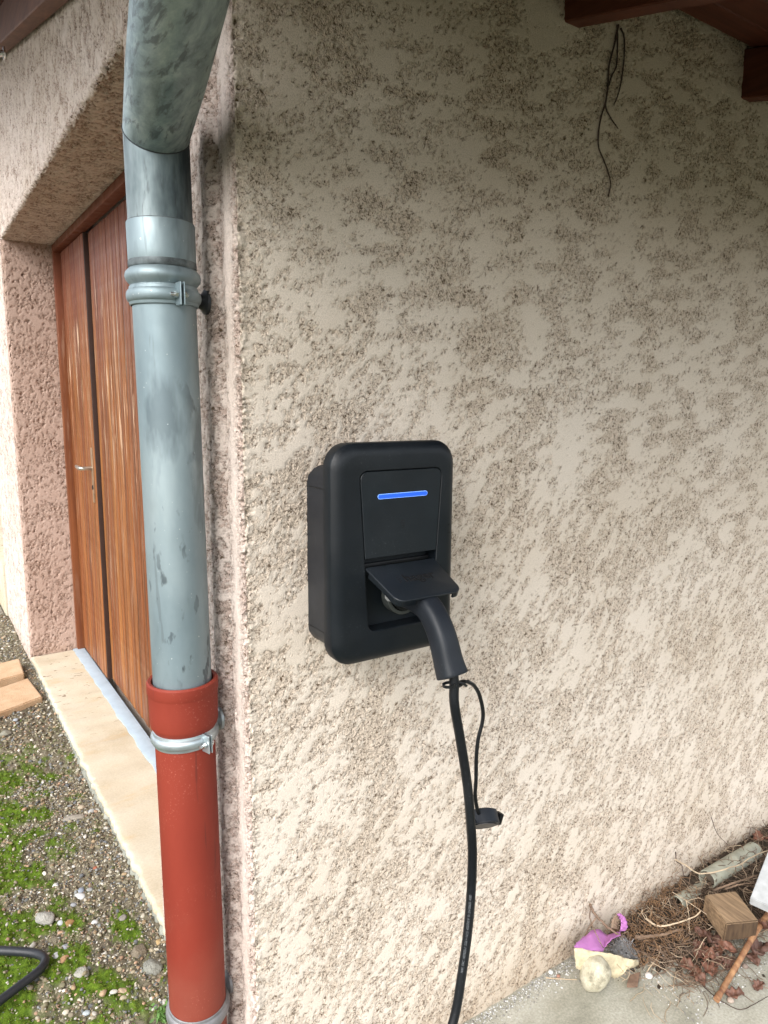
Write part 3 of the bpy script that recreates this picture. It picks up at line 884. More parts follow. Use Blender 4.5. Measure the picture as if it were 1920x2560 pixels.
# soldered seam along the joint
b = MB(); seam = [Vector(p) + (Vector(p) - E0).normalized() * 0.0004 for p in ja]; b.tube(seam + seam[:1], 0.0011, 6, False); b.build('mitre_seam', DARKSTEEL, dp)
# gutter end of the neck
gut = MB()
gy = EAVE - 0.09
loop = [(math.cos(math.radians(a)), math.sin(math.radians(a))) for a in range(180, 361, 15)]
gz = soffit_z(EAVE) - 0.01
gut.loft([[(x, gy + c * 0.075, gz + s * 0.075) for c, s in loop] + [(x, gy + c * 0.072, gz + s * 0.072) for c, s in loop[::-1]] for x in (-0.66, 6.0)])
gut.build('gutter', ZINC, house)

# red boot pipe
bp = tag(empty('drain_pipe', ax(0.0)), 'red painted iron drain pipe with a socket taking the zinc downpipe', 'drain pipe')
RR = 0.0545
b = MB()
ring_prof(b, [(R0 + 0.0035, 0.955), (R0 + 0.0035, 0.991), (R0 + 0.0085, 0.9925), (R0 + 0.0115, 0.989), (R0 + 0.0118, 0.972), (R0 + 0.0105, 0.969), (R0 + 0.0100, 0.966),
              (R0 + 0.0095, 0.94), (R0 + 0.0092, 0.912), (R0 + 0.0075, 0.905), (RR + 0.002, 0.899), (RR, 0.895)], 0.0)
b.build('socket', RED, bp)
b = MB(); ring_prof(b, [(RR, 0.896), (RR, 0.6), (RR, 0.3), (RR, -0.02)], 0.0); b.build('tube', RED, bp)

def clamp(zc, label, mat, lug_ang, r, tilt=(0, 0), stemmat=DARKSTEEL, h=0.026, ang_w=None):
    c = Vector(ax(zc))
    t = tag(empty('pipe_clamp', c), label, 'pipe clamp', 'clamps holding the downpipe to the wall')
    axis = Vector((tilt[0], tilt[1], 1)).normalized()
    pr = [(r + 0.0006, -h / 2 - 0.001), (r + 0.0022, -h / 2), (r + 0.003, -h / 2 + 0.004)]
    for k in range(9):
        a = math.radians(-80 + 160 * k / 8)
        pr.append((r + 0.0022 + 0.0055 * math.cos(a), math.sin(a) * (h / 2 - 0.0045)))
    pr += [(r + 0.003, h / 2 - 0.004), (r + 0.0022, h / 2), (r + 0.0006, h / 2 + 0.001)]
    b = MB(); b.lathe(pr, c, axis, 64); b.build('band', mat, t)
    d = Vector((math.cos(lug_ang), math.sin(lug_ang), 0)); s = Vector((-d.y, d.x, 0))
    for sgn in (-1, 1):
        b = MB()
        Mx = Matrix.Translation(c + d * (r + 0.0015) + s * (sgn * 0.0032)) @ Matrix(((d.x, s.x, 0, 0), (d.y, s.y, 0, 0), (0, 0, 1, 0), (0, 0, 0, 1)))
        b.box((0, -0.0011, -h / 2 - 0.004), (0.0205, 0.0011, h / 2 + 0.003), 0.0008, 1, Mx)
        b.build('lug', mat, t)
    b = MB(); o = c + d * (r + 0.0125) + Vector((0, 0, -0.002))
    b.lathe([(0.0, -0.018), (0.003, -0.018), (0.003, 0.0125), (0.0, 0.0125)], o, s, 12)
    for e in (-1, 1):
        b.lathe([(0.0, 0.0), (0.0058, 0.0), (0.0058, 0.005), (0.004, 0.006), (0.0, 0.006)], o + s * (0.0045 if e > 0 else -0.0105), s, 6)
    b.build('bolt', BOLT, t)
    # stem into the wall with its rosette
    w = Vector((0.0, c.y + 0.022, zc + 0.001))
    s0 = Vector((c.x + r * 0.92, c.y + 0.018, zc))
    b = MB(); b.tube([s0, w + Vector((0.012, 0, 0))], 0.0068, 6); b.build('stem', stemmat, t, smooth=False)
    b = MB(); b.lathe([(0.007, -0.024), (0.0095, -0.018), (0.014, -0.008), (0.0215, -0.003), (0.022, 0.002), (0.0, 0.002)], w + Vector((-0.010, 0, 0)), (1, 0, 0), 24); b.build('rosette', stemmat, t)
    return t
clamp(1.671, 'zinc clamp with a single lug just below the bead of the downpipe', ZINC, math.radians(-84), R0 + 0.0015, h=0.030)
clamp(0.884, 'shiny galvanised clamp bolted round the top of the red drain pipe', GALV, math.radians(-72), RR, tilt=(-0.03, 0.02), stemmat=GALV, h=0.027)
clamp(0.303, 'dull grey clamp near the foot of the red drain pipe', IRONGREY, math.radians(120), RR, tilt=(0.0, -0.03), stemmat=IRONGREY, h=0.032)

# ------------------------------------------------------------------ wallbox
wb = tag(empty('wall_charger', (0.225, 0, 1.05)), 'anthracite car charging box with blue light bar and open flap on the rough wall', 'car charger')
CX = 0.2255
# back housing
L = []
for y, ins, r in ((0.004, 0.0, 0.036), (-0.112, 0.0, 0.036), (-0.1145, 0.002, 0.035)):
    L.append([(x, y, z) for x, z in rrect(0.1265 + ins, 0.3245 - ins, 1.046 + ins, 1.383 - ins, r)])
b = MB(); b.loft(L); b.build('back_housing', PLAST2, wb)
for zj in (1.083, 1.346):
    b = MB(); b.box((0.1259, -0.1125, zj - 0.0006), (0.1267, 0.001, zj + 0.0006)); b.build('housing_joint', BLACKP, wb, smooth=False)
# front cover, with a window through it for panel and bay
X0, X1, Z0, Z1, YF, YR = 0.0955, 0.3555, 1.046, 1.431, -0.150, -0.1135
n = 8
outer = []
for y, ins, r in ((YR, 0.003, 0.040), (YR - 0.002, 0.0008, 0.041), (YR - 0.022, 0.0, 0.042), (YR - 0.0265, 0.0012, 0.042), (YF + 0.0062, 0.0050, 0.040), (YF + 0.0028, 0.0100, 0.036), (YF + 0.0008, 0.0165, 0.031), (YF, 0.0235, 0.026)):
    outer.append([(x, y, z) for x, z in rrect(X0 + ins, X1 - ins, Z0 + ins, Z1 - ins, r, n)])
def trap(x0t, x1t, x0b, x1b, zt, zb, y, r=0.014, ins=0.0):
    pts = []
    lp = rrect(0, 1, 0, 1, 0.001, n)
    W0, Hh = (x1t - x0t), zt - zb
    for x, z in rrect(x0t + ins, x1t - ins, zb + ins, zt - ins, r, n):
        f = (zt - z) / Hh
        l = x0t + (x0b - x0t) * f; rr_ = x1t + (x1b - x1t) * f
        u = (x - x0t) / W0
        pts.append((l + (rr_ - l) * u, y, z))
    return pts
TZ, BZ = 1.3835, 1.1015
win = lambda y, ins: trap(0.1465, 0.3225, 0.1655, 0.3035, TZ, BZ, y, 0.016, ins)
b = MB(); b.loft(outer + [win(YF + 0.0002, -0.001), win(YF + 0.0014, 0.0004), win(YF + 0.033, 0.0006)], True, False)
b.build('front_cover', PLAST, wb, sharp=28)
# bay behind the flap
b = MB(); b.loft([win(YF + 0.032, 0.001), win(YF + 0.0335, 0.001)], True, True); b.build('bay_floor', PANEL, wb)
# upper panel (flush, tapering)
def panel_loop(y, ins):
    zt, zb = TZ - 0.0016, 1.2325
    f = lambda z: (TZ - z) / (TZ - BZ)
    left = lambda z: 0.1465 + (0.1655 - 0.1465) * f(z) + 0.0018 + ins
    right = lambda z: 0.3225 + (0.3035 - 0.3225) * f(z) - 0.0018 - ins
    pts = []; r = 0.014
    for cxs, a0 in ((1, 0), (-1, 90)):
        for k in range(n + 1):
            a = math.radians(a0 + 90 * k / n)
            z = zt - ins - r + r * math.sin(a)
            cx = right(z) - r if cxs > 0 else left(z) + r
            pts.append((cx + r * math.cos(a), y, z))
    pts += [(left(zb + ins), y, zb + ins), (right(zb + ins), y, zb + ins)]
    return pts
b = MB(); b.loft([panel_loop(YF + 0.016, 0.0), panel_loop(YF + 0.0012, 0.0), panel_loop(YF + 0.0002, 0.0008)]); b.build('upper_panel', PANEL, wb, sharp=30)
# light bar
def pill(x0, x1, zc, r, y, n=8):
    pts = []
    for cx, a0 in ((x1 - r, -90), (x0 + r, 90)):
        for k in range(n + 1):
            a = math.radians(a0 + 180 * k / n); pts.append((cx + r * math.cos(a), y, zc + r * math.sin(a)))
    return pts
lb = MB(); lb.loft([pill(0.1830, 0.2885, 1.3385, 0.0043, YF + 0.001), pill(0.1830, 0.2885, 1.3385, 0.0043, YF - 0.0004)]); lb = lb.build('light_bar', LEDEDGE, wb)
l2 = MB(); l2.loft([pill(0.1838, 0.2877, 1.3385, 0.0035, YF - 0.0003), pill(0.1838, 0.2877, 1.3385, 0.0035, YF - 0.0008)]); l2.build('light_core', LED, lb)
# contactless mark: short bars narrowing downwards
b = MB()
for k, (w, dz) in enumerate(((0.0055, 0.0), (0.0050, -0.0042), (0.0042, -0.0082), (0.0030, -0.012))):
    b.box((0.2365 - w, YF - 0.0005, 1.2935 + dz - 0.0005), (0.2365 + w * 0.75, YF + 0.0006, 1.2935 + dz + 0.0005))
b.build('contactless_mark', LETTER, wb, smooth=False)
b = MB()
for x, z, r in ((0.3385, 1.277, 0.0013), (0.3300, 1.268, 0.0011), (0.3405, 1.262, 0.001), (0.3300, 1.226, 0.0007)):
    b.lathe([(0, -0.0004), (r, -0.0004), (r, 0.0004), (0, 0.0004)], (x, YF, z), (0, 1, 0), 8)
b.build('dirt_specks', LETTER, wb, smooth=False)
# slot shadow recess bar: dark hinge shaft under the panel
b = MB(); b.box((0.1600, YF + 0.020, 1.2125), (0.3095, YF + 0.026, 1.2190), 0.001); b.build('hinge_shaft', BLACKP, wb)
# flap, hinged at the top of the bay, tilted down
FA = math.radians(-23.0)
Fm = Matrix.Translation(Vector((0.2350, YF + 0.004, 1.2165))) @ Matrix.Rotation(-FA, 4, 'X')   # local: x across, -y outwards, z thickness
FL, FW = 0.099, 0.1475
def flap_loop(z, ins, taper=0.012):
    pts = []; r = 0.016
    w0, w1 = FW / 2 - ins, FW / 2 - taper / 2 - ins
    def hw(y): return w0 + (w1 - w0) * (-y / FL)
    for sx, a0 in ((-1, 180), (1, 270)):
        for k in range(n + 1):
            a = math.radians(a0 + 90 * k / n)
            y = -(FL - ins - r) + r * math.sin(a)
            x = sx * (hw(y) - r) + r * math.cos(a)
            pts.append(Fm @ Vector((x, y, z)))
    pts += [Fm @ Vector((w0, 0, z)), Fm @ Vector((-w0, 0, z))]
    return pts
b = MB(); b.loft([flap_loop(-0.0045, 0.0010), flap_loop(-0.0040, 0.0), flap_loop(-0.0014, 0.0), flap_loop(-0.0004, 0.0006), flap_loop(0.0, 0.0018)]); flap = b.build('flap', FLAPM, wb, sharp=30)
# downturned rim of the flap with a gap for the plug
b = MB()
def rim(pts_o, z0, z1, t=0.0035):
    pts = [Vector(p) for p in pts_o]
    for a, c in zip(pts, pts[1:]):
        d = (c - a).normalized(); nn = Vector((-d.y, d.x, 0))
        vs_ = [a, c, c + nn * t, a + nn * t]
        q0 = [Fm @ Vector((v.x, v.y, z0)) for v in vs_]; q1 = [Fm @ Vector((v.x, v.y, z1)) for v in vs_]
        b.loft([q0, q1])
def edge_pts(side):
    r = 0.016; out = []
    if side < 0:
        out = [(-FW / 2 + 0.001, -0.012, 0), (-FW / 2 + 0.0045, -0.05, 0)]
        for k in range(n + 1):
            a = math.radians(180 + 90 * k / n); y = -(FL - r) + r * math.sin(a)
            out.append((-(FW / 2 - 0.006 * (-y / FL)) + r + r * math.cos(a), y, 0))
        out += [(-0.030, -FL, 0)]
    else:
        out = [(0.048, -FL, 0)]
        for k in range(n + 1):
            a = math.radians(270 + 90 * k / n); y = -(FL - r) + r * math.sin(a)
            out.append(((FW / 2 - 0.006 * (-y / FL)) - r + r * math.cos(a), y, 0))
        out += [(FW / 2 - 0.0045, -0.05, 0), (FW / 2 - 0.001, -0.012, 0)]
    return out
rim(edge_pts(-1), -0.0125, -0.0038); b.build('flap_rim', PLAST, wb, sharp=40)
b = MB(); rim(edge_pts(1), -0.0125, -0.0038); b.build('flap_rim', PLAST, wb, sharp=40)
# word on the flap
fc = bpy.data.curves.new('lettering', 'FONT'); fc.body = 'hager'; fc.size = 0.028; fc.extrude = 0.0006; fc.align_x = 'CENTER'; fc.offset = 0.00035
tmp = bpy.data.objects.new('tmp', fc); col.objects.link(tmp)
bpy.context.view_layer.update()
me = bpy.data.meshes.new_from_object(tmp.evaluated_get(bpy.context.evaluated_depsgraph_get()))
bpy.data.objects.remove(tmp)
for v in me.vertices: v.co = Fm @ Vector((v.co.x * 1.05 + 0.010, v.co.y - 0.053, v.co.z + 0.0001))
me.materials.clear(); me.materials.append(LETTER)
lt = link('lettering', me, None, flap, False)
b = MB()
for i, (x, y) in enumerate(((-0.0335, -0.0395), (-0.0335, -0.0455), (-0.0335, -0.0515), (-0.0295, -0.0425), (-0.0295, -0.0485))):
    b.lathe([(0, 0.0005), (0.0014, 0.0005), (0.0014, -0.0001), (0, -0.0001)], Fm @ Vector((x, y, 0)), Fm.to_3x3() @ Vector((0, 0, 1)), 10)
b.build('logo_dots', LETTER, flap, smooth=False)
# socket with grey collar and small label
SC = Vector((0.2365, YF + 0.012, 1.162))
b = MB(); b.lathe([(0.0, 0.0), (0.037, 0.0), (0.037, 0.018), (0.0355, 0.0195), (0.031, 0.0195), (0.030, 0.006), (0.0, 0.006)], SC, (0, -1, 0), 48); b.build('socket', RINGGREY, wb)
b = MB(); b.lathe([(0.0, 0.0), (0.0285, 0.0), (0.0285, 0.020), (0.0, 0.020)], SC + Vector((0, -0.004, 0)), (0, -1, 0), 40); b.build('socket_core', BLACKP, wb)
lp = Vector(at_y(968, 1490, YF - 0.0085))
b = MB(); b.loft([[lp + Vector((x, y, z)) for x, z in ((-0.006, 0.013), (0.0045, 0.013), (0.0085, -0.011), (0.0005, -0.009), (-0.0045, -0.003))] for y in (0.0, -0.0012)]); lab = b.build('socket_label', LABEL, wb, smooth=False)
b = MB(); sp = []
for k in range(40):
    a = k / 39 * 2.2 * 2 * math.pi; r = 0.0008 + 0.0042 * k / 39
    sp.append(lp + Vector((0.0 + r * math.cos(a), -0.0014, 0.003 + r * math.sin(a))))
b.tube(sp, 0.0004, 5); b.build('label_spiral', LETTER, lab)

# ------------------------------------------------------------------ charging cable: plug grip, cord, dust cap on its tether
cc = tag(empty('charging_cable', (0.24, -0.28, 0.7)), 'thick black charging cable plugged into the box and hanging down the wall', 'charging cable')
gpath = spline([(0.2365, -0.150, 1.163), (0.2365, -0.190, 1.163), (0.2360, -0.232, 1.152), (0.2370, -0.262, 1.118), (0.2385, -0.280, 1.075), (0.2400, -0.289, 1.0545)], 28)
prev = None; L = []
for i, p in enumerate(gpath):
    t = i / 27
    w = 0.0225 - 0.003 * math.sin(t * math.pi) + 0.0015 * t
    hgt = 0.0225 - 0.0015 * math.sin(t * math.pi) + 0.0005 * t
    T = Vector(gpath[min(i + 1, 27)] - gpath[max(i - 1, 0)]).normalized()
    e1_ = Vector((1, 0, 0)); e2_ = T.cross(e1_).normalized(); e1_ = e2_.cross(T)
    lp_ = []
    for k in range(28):
        a = 2 * math.pi * k / 28; c_, s_ = math.cos(a), math.sin(a)
        ex = 0.62
        lp_.append(Vector(p) + e1_ * math.copysign(abs(c_) ** ex, c_) * w + e2_ * math.copysign(abs(s_) ** ex, s_) * hgt)
    L.append(lp_)
T = Vector(gpath[-1] - gpath[-2]).normalized()
cL = sum((Vector(x) for x in L[-1]), Vector()) / 28
L.append([cL + (x - cL) * 0.95 + T * 0.0015 for x in L[-1]])
gb = MB(); gb.loft(L); grip = gb.build('plug_grip', GRIP, cc, sharp=50)
sb = MB()
sl = []
for i, p in enumerate(gpath[6:], 6):
    ring_ = L[i]; sl.append(max(ring_, key=lambda v: 0))
seam_pts = [L[i][3] * 0.5 + L[i][4] * 0.5 for i in range(5, 28)]
seam_pts2 = [Vector(x) + (Vector(x) - Vector(gpath[i + 5])).normalized() * 0.0001 for i, x in enumerate(seam_pts)]
sb.tube(seam_pts2, 0.0005, 5); sb.build('grip_seam', LETTER, grip)
seam_b = [(L[i][24] + L[i][25]) * 0.5 for i in range(5, 28)]
sb = MB(); sb.tube(seam_b, 0.0005, 5); sb.build('grip_seam', LETTER, grip)

cpts = [gpath[-1] + np.array([0, 0, 0.01]), np.array([0.2415, -0.2925, 1.045])] + [at_y(x, y, Y) for x, y, Y in ((1136, 1760, -0.294), (1151, 1850, -0.297), (1168, 1960, -0.300), (1177, 2060, -0.303), (1181, 2140, -0.305), (1177, 2240, -0.308), (1168, 2340, -0.311), (1154, 2440, -0.314), (1139, 2530, -0.318), (1118, 2600, -0.323), (1085, 2680, -0.330), (1040, 2760, -0.340))]
cpts += [np.array([0.10, -0.38, 0.12]), np.array([-0.02, -0.46, 0.035]), np.array([-0.2, -0.58, 0.012]), np.array([-0.6, -0.75, 0.004])]
cpath = spline(cpts, 220)
CR = 0.0082
cb = MB(); cb.tube(cpath, CR, 20); cord = cb.build('cord', RUBBER, cc)
# faint print running up the cord
fc = bpy.data.curves.new('print', 'FONT'); fc.body = 'HAR  EAC  H07BZ5-F  5G6 + 1x1,5  450/750 V  EI  EN 50620  4180'; fc.size = 0.0058
tmp = bpy.data.objects.new('tmp', fc); col.objects.link(tmp)
bpy.context.view_layer.update()
me = bpy.data.meshes.new_from_object(tmp.evaluated_get(bpy.context.evaluated_depsgraph_get()))
bpy.data.objects.remove(tmp)
CP = np.array(cpath); cl = np.concatenate([[0], np.cumsum(np.linalg.norm(np.diff(CP, axis=0), axis=1))])
p0 = at_y(1155, 2425, -0.314); i0 = np.argmin(np.linalg.norm(CP - p0, axis=1)); s0 = cl[i0]
xs_ = np.array([v.co.x for v in me.vertices]); span = xs_.max()
p1 = at_y(1180, 2230, -0.308); s1 = cl[np.argmin(np.linalg.norm(CP - p1, axis=1))]
for v in me.vertices:
    s_ = s0 + (s1 - s0) * v.co.x / span
    P_ = Vector([np.interp(s_, cl, CP[:, k]) for k in range(3)])
    P2 = Vector([np.interp(s_ - 0.004, cl, CP[:, k]) for k in range(3)])
    T = (P2 - P_).normalized()
    tocam = (Vector(CAM) - P_); tocam = (tocam - T * tocam.dot(T)).normalized(); sd_ = T.cross(tocam)
    a = (v.co.y - 0.002) / CR + 0.1
    v.co = P_ + (tocam * math.cos(a) - sd_ * math.sin(a)) * (CR + 0.00025)
me.materials.clear(); me.materials.append(PRINT)
link('print', me, None, cord, False)
# tie, tether and dust cap
tp = at_y(1122, 1712, -0.293)
b = MB(); b.lathe([(CR + 0.0002, -0.0022), (CR + 0.0025, -0.0022), (CR + 0.0025, 0.0022), (CR + 0.0002, 0.0022)], tp, (0.1, -0.05, -1), 24, True)
b.tube(spline([tp + np.array([0.007, -0.002, 0.0]), at_y(1145, 1712, -0.292), at_y(1160, 1704, -0.292), at_y(1172, 1706, -0.292)], 12), [0.0055, 0.006, 0.0065, 0.007, 0.0065, 0.006, 0.0058, 0.0052, 0.0045, 0.004, 0.0035, 0.003], 10, True, 0.75)
b.tube(spline([at_y(1143, 1704, -0.296), at_y(1158, 1709, -0.298), at_y(1166, 1715, -0.297)], 8), 0.0022, 8)
b.build('tether_ring', BLACKP, cc)
tet = spline([at_y(x, y, Y) for x, y, Y in ((1168, 1704, -0.292), (1184, 1713, -0.29), (1198, 1736, -0.288), (1207, 1775, -0.287), (1206, 1805, -0.286), (1196, 1845, -0.285), (1191, 1890, -0.284), (1190, 1950, -0.283), (1188, 1990, -0.282), (1193, 2022, -0.281), (1198, 2036, -0.280))], 50)
b = MB(); b.tube(tet, 0.0034, 10); b.build('tether', BLACKP, cc)
kc = Vector(at_y(1206, 2048, -0.272))
kd = Vector((0.12, -0.95, -0.32)).normalized()
kx = Vector((1, 0.1, -0.12)).normalized(); kx = (kx - kd * kx.dot(kd)).normalized(); kz = kd.cross(kx) * -1
def cap_loop(dist, sx, sz, nn=36):
    out = []
    for k in range(nn):
        a = 2 * math.pi * k / nn
        x, z = math.cos(a) * sx, math.sin(a) * sz
        if z < -sz * 0.62: z = -sz * 0.62
        out.append(kc + kd * dist + kx * x + kz * z)
    return out
def cap_shape(prof):
    b = MB(); b.loft([cap_loop(d_, sx, sz) for d_, sx, sz in prof]); return b
kup = Vector((0.1, -0.35, 0.93)).normalized()
# a D-shaped cap seen from its curved rim: lathe about an almost vertical axis, flattened
b = MB()
axk = Vector((-0.30, -0.62, -0.72)).normalized()
b.lathe([(0.0, -0.016), (0.020, -0.0155), (0.0275, -0.013), (0.0285, -0.010), (0.0295, 0.006), (0.0300, 0.0085), (0.0290, 0.0105), (0.0, 0.0105)], kc, axk, 40)
capo = b.build('dust_cap', GRIP, cc)
for v in capo.data.vertices:
    w = v.co - kc if False else v.co
b = MB(); b.lathe([(0.0, 0.0), (0.0235, 0.0), (0.0235, 0.0015), (0.0, 0.0015)], kc + axk * 0.0105, axk, 36); b.build('cap_face', PLAST2, capo)
b = MB(); b.box((-0.0045, -0.007, -0.008), (0.0045, 0.007, 0.012), 0.0015, 2, Matrix.Translation(kc + Vector((0.031, -0.008, -0.006))) @ Matrix.Rotation(0.35, 4, 'Y')); b.build('cap_latch', BLACKP, capo)
b = MB(); b.box((-0.0045, -0.007, -0.010), (0.0045, 0.007, 0.010), 0.0015, 2, Matrix.Translation(kc + Vector((-0.0315, -0.006, 0.004))) @ Matrix.Rotation(0.2, 4, 'Y')); b.build('cap_latch', GRIP, capo)

# ------------------------------------------------------------------ dry vine under the rafter
vn = tag(empty('dry_vine', at_y(1540, 75, 0)), 'thin dark dry vine stems hanging down the wall under the rafter', 'vine')
for pts, r0, r1 in (([(1546, 62), (1535, 112), (1522, 165), (1520, 215), (1513, 258), (1503, 290), (1497, 330), (1496, 368), (1508, 398), (1518, 425), (1526, 458), (1521, 490)], 0.0024, 0.0014),
                    ([(1543, 62), (1544, 120), (1541, 165), (1530, 190), (1521, 215)], 0.0019, 0.0017),
                    ([(1552, 70), (1560, 95), (1560, 150), (1552, 205), (1545, 235), (1535, 262)], 0.0020, 0.0013),
                    ([(1513, 256), (1517, 275), (1530, 300), (1546, 322)], 0.0018, 0.0010)):
    pw = spline([at_y(x, y, -0.0035) + np.array([random.uniform(-.001, .001), 0, 0]) for x, y in pts], 40)
    b = MB(); b.tube(pw, [r0 + (r1 - r0) * i / 39 + random.uniform(-.0003, .0003) for i in range(40)], 8); b.build('stem', VINE, vn)

# ------------------------------------------------------------------ ground
def ground_height(x, y):
    return 0.042 + 0.006 * np.sin(x * 5.2 + 1) * np.sin(y * 3.1) + 0.004 * np.sin(x * 11 + y * 7) + 0.010 * np.clip((-x - 0.6), 0, 2)
def moss_mask(x, y):
    # cushions keep to the damp strip away from the sill
    d = -0.215 - 0.02 * (y - 1) + 0.05 * np.sin(y * 4.3 + 0.5) + 0.03 * np.sin(y * 11)
    return d - x
gx_, gy_ = np.arange(-1.15, 0.012, 0.006), np.arange(0.25, 4.2, 0.008)
GX, GY = np.meshgrid(gx_, gy_)
nA = fft_noise(len(gy_), len(gx_), 0.007, 0.21, 0.6, 0, 1, 91); nB = fft_noise(len(gy_), len(gx_), 0.007, 0.03, 0.5, 0, 1, 92)
nC = fft_noise(len(gy_), len(gx_), 0.007, 0.05, 0.6, 0, 1, 93)
mossv = sig((moss_mask(GX, GY) * 9 + 0.85 * nA + 0.12 * nB + 0.05) / 0.3) * np.clip((2.3 - GY) / 0.5, 0, 1)
patch = np.exp(-(((GX + 0.085) / 0.03) ** 2 + ((GY - 0.73) / 0.07) ** 2))
mossv = np.clip(mossv + sig((patch * 3 + 0.5 * nB - 1.3) / 0.2), 0, 1)
GZ = ground_height(GX, GY) + 0.0022 * nB + 0.002 * nC + 0.004 * mossv * (0.6 + 0.3 * np.clip(nC, -1, 1))
from_arrays('gravel_ground', np.stack([GX, GY, GZ], -1).reshape(-1, 3), grid_faces(*GX.shape), GROUND, attr={'moss': mossv.ravel()})['kind'] = 'structure'
bpy.data.objects['gravel_ground']['label'] = 'gravelly earth with moss beside the house'
# wide ground beyond, one sheet to the horizon, just lower
S = 150.0
V = np.array([(-S, -S, -0.012), (S, -S, -0.012), (S, S, -0.012), (-S, S, -0.012)])
tag(from_arrays('ground', V, np.array([[0, 1, 2, 3]]), M_simple('bounce_ground', (0.090, 0.092, 0.055), 0.95, 0, 0.4, 12, 0.5, 0.2, 0.01), smooth=False), kind='structure')  # unseen surface, its dark green invented to cut and tint the wall's bounce light
b = MB(); b.box((-3.5, 0.2, -0.2), (-1.14, 9, 0.044)); b.box((-1.14, 4.19, -0.2), (-0.02, 9, 0.040)); tag(b.build('gravel_yard', M_simple('far_gravel', (0.24, 0.215, 0.17), 0.95, 0, 0.5, 60, 0.8, 0.2, 0.01), smooth=False), kind='structure')
# concrete floor on the right
b = MB(); b.box((-0.03, -0.85, -0.10), (6.0, 0.05, 0.0)); tag(b.build('concrete_floor', CONCRETE, smooth=False), kind='structure')

def ground_at(x, y):
    i = int(np.clip((y - 0.25) / 0.008, 0, len(gy_) - 1)); j = int(np.clip((x + 1.15) / 0.006, 0, len(gx_) - 1))
    return GZ[i, j]

# pebbles: one loose mass
ICO_V, ICO_F = None, None
def ico(sub):
    bm = bmesh.new(); bmesh.ops.create_icosphere(bm, subdivisions=sub, radius=1.0)
    v = np.array([p.co[:] for p in bm.verts]); f = np.array([[w.index for w in fc.verts] for fc in bm.faces]); bm.free(); return v, f
ICO = {1: ico(1), 2: ico(2), 3: ico(3)}
STONEC = np.array([(0.21, 0.185, 0.13), (0.25, 0.215, 0.15), (0.15, 0.13, 0.09), (0.29, 0.26, 0.19), (0.36, 0.33, 0.26), (0.24, 0.175, 0.105), (0.16, 0.165, 0.16), (0.12, 0.125, 0.13), (0.44, 0.42, 0.37), (0.29, 0.19, 0.125), (0.20, 0.185, 0.115), (0.18, 0.155, 0.10)])
def rot_mats(n, g):
    a = g.uniform(0, 2 * np.pi, (n, 3)) * np.array([1, 0.12, 0.12])
    ca, sa = np.cos(a), np.sin(a)
    Rz = np.zeros((n, 3, 3)); Rz[:, 0, 0] = ca[:, 0]; Rz[:, 0, 1] = -sa[:, 0]; Rz[:, 1, 0] = sa[:, 0]; Rz[:, 1, 1] = ca[:, 0]; Rz[:, 2, 2] = 1
    Rx = np.zeros((n, 3, 3)); Rx[:, 0, 0] = 1; Rx[:, 1, 1] = ca[:, 1]; Rx[:, 1, 2] = -sa[:, 1]; Rx[:, 2, 1] = sa[:, 1]; Rx[:, 2, 2] = ca[:, 1]
    return Rz @ Rx
def pebble_mass(name, pos, size, sub, mat, cols, g, label, jag=0.16):
    v, f = ICO[sub]; n = len(pos)
    sc = np.stack([size * g.uniform(0.9, 1.35, n), size * g.uniform(0.65, 1.0, n), size * g.uniform(0.45, 0.8, n)], 1)
    W = v[None] * (1 + jag * g.standard_normal((n, len(v), 1))) * sc[:, None, :]
    W = np.einsum('nij,nkj->nki', rot_mats(n, g), W) + pos[:, None, :]
    F = f[None] + (np.arange(n) * len(v))[:, None, None]
    T = np.repeat(cols[:, None, :], len(v), 1)
    o = from_arrays(name, W.reshape(-1, 3), F.reshape(-1, 3), mat, smooth=(sub > 1), attr={'tint': T.reshape(-1, 3)})
    return tag(o, label, 'gravel', kind='stuff')
g = np.random.default_rng(5)
def scatter(n, y0, y1):
    y = g.uniform(y0, y1, n); x = -0.002 - 0.75 * g.random(n)
    i = np.clip(((y - 0.25) / 0.008).astype(int), 0, len(gy_) - 1); j = np.clip(((x + 1.15) / 0.006).astype(int), 0, len(gx_) - 1)
    mo = mossv[i, j]; keep = g.uniform(0, 1, n) > mo * 0.86
    z = GZ[i, j]
    return np.stack([x, y, z], 1)[keep], mo[keep]
def colours(n):
    c = STONEC[g.integers(0, len(STONEC), n)] * g.uniform(0.75, 1.45, (n, 1)); return np.clip(c, 0.02, 0.75)
pos, mo = scatter(30000, 0.40, 1.75); size = 0.0018 + 0.0028 * g.random(len(pos)) ** 2.2
pos[:, 2] += size * 0.25; pebble_mass('gravel', pos, size, 1, PEBBLE, colours(len(pos)), g, 'fine gravel on the earth nearest the drain pipe')
pos, mo = scatter(2600, 0.40, 1.7); size = 0.0038 + 0.0042 * g.random(len(pos)) ** 2.2
pos[:, 2] += size * 0.2; pebble_mass('gravel', pos, size, 2, PEBBLE, colours(len(pos)), g, 'small rounded pebbles lying on the fine gravel', 0.05)
pos, mo = scatter(11000, 1.6, 4.1); size = 0.0032 + 0.006 * g.random(len(pos)) ** 2.5
pos[:, 2] += size * 0.2; pebble_mass('gravel', pos, size, 1, PEBBLE, colours(len(pos)), g, 'coarser gravel along the far half of the door sill')
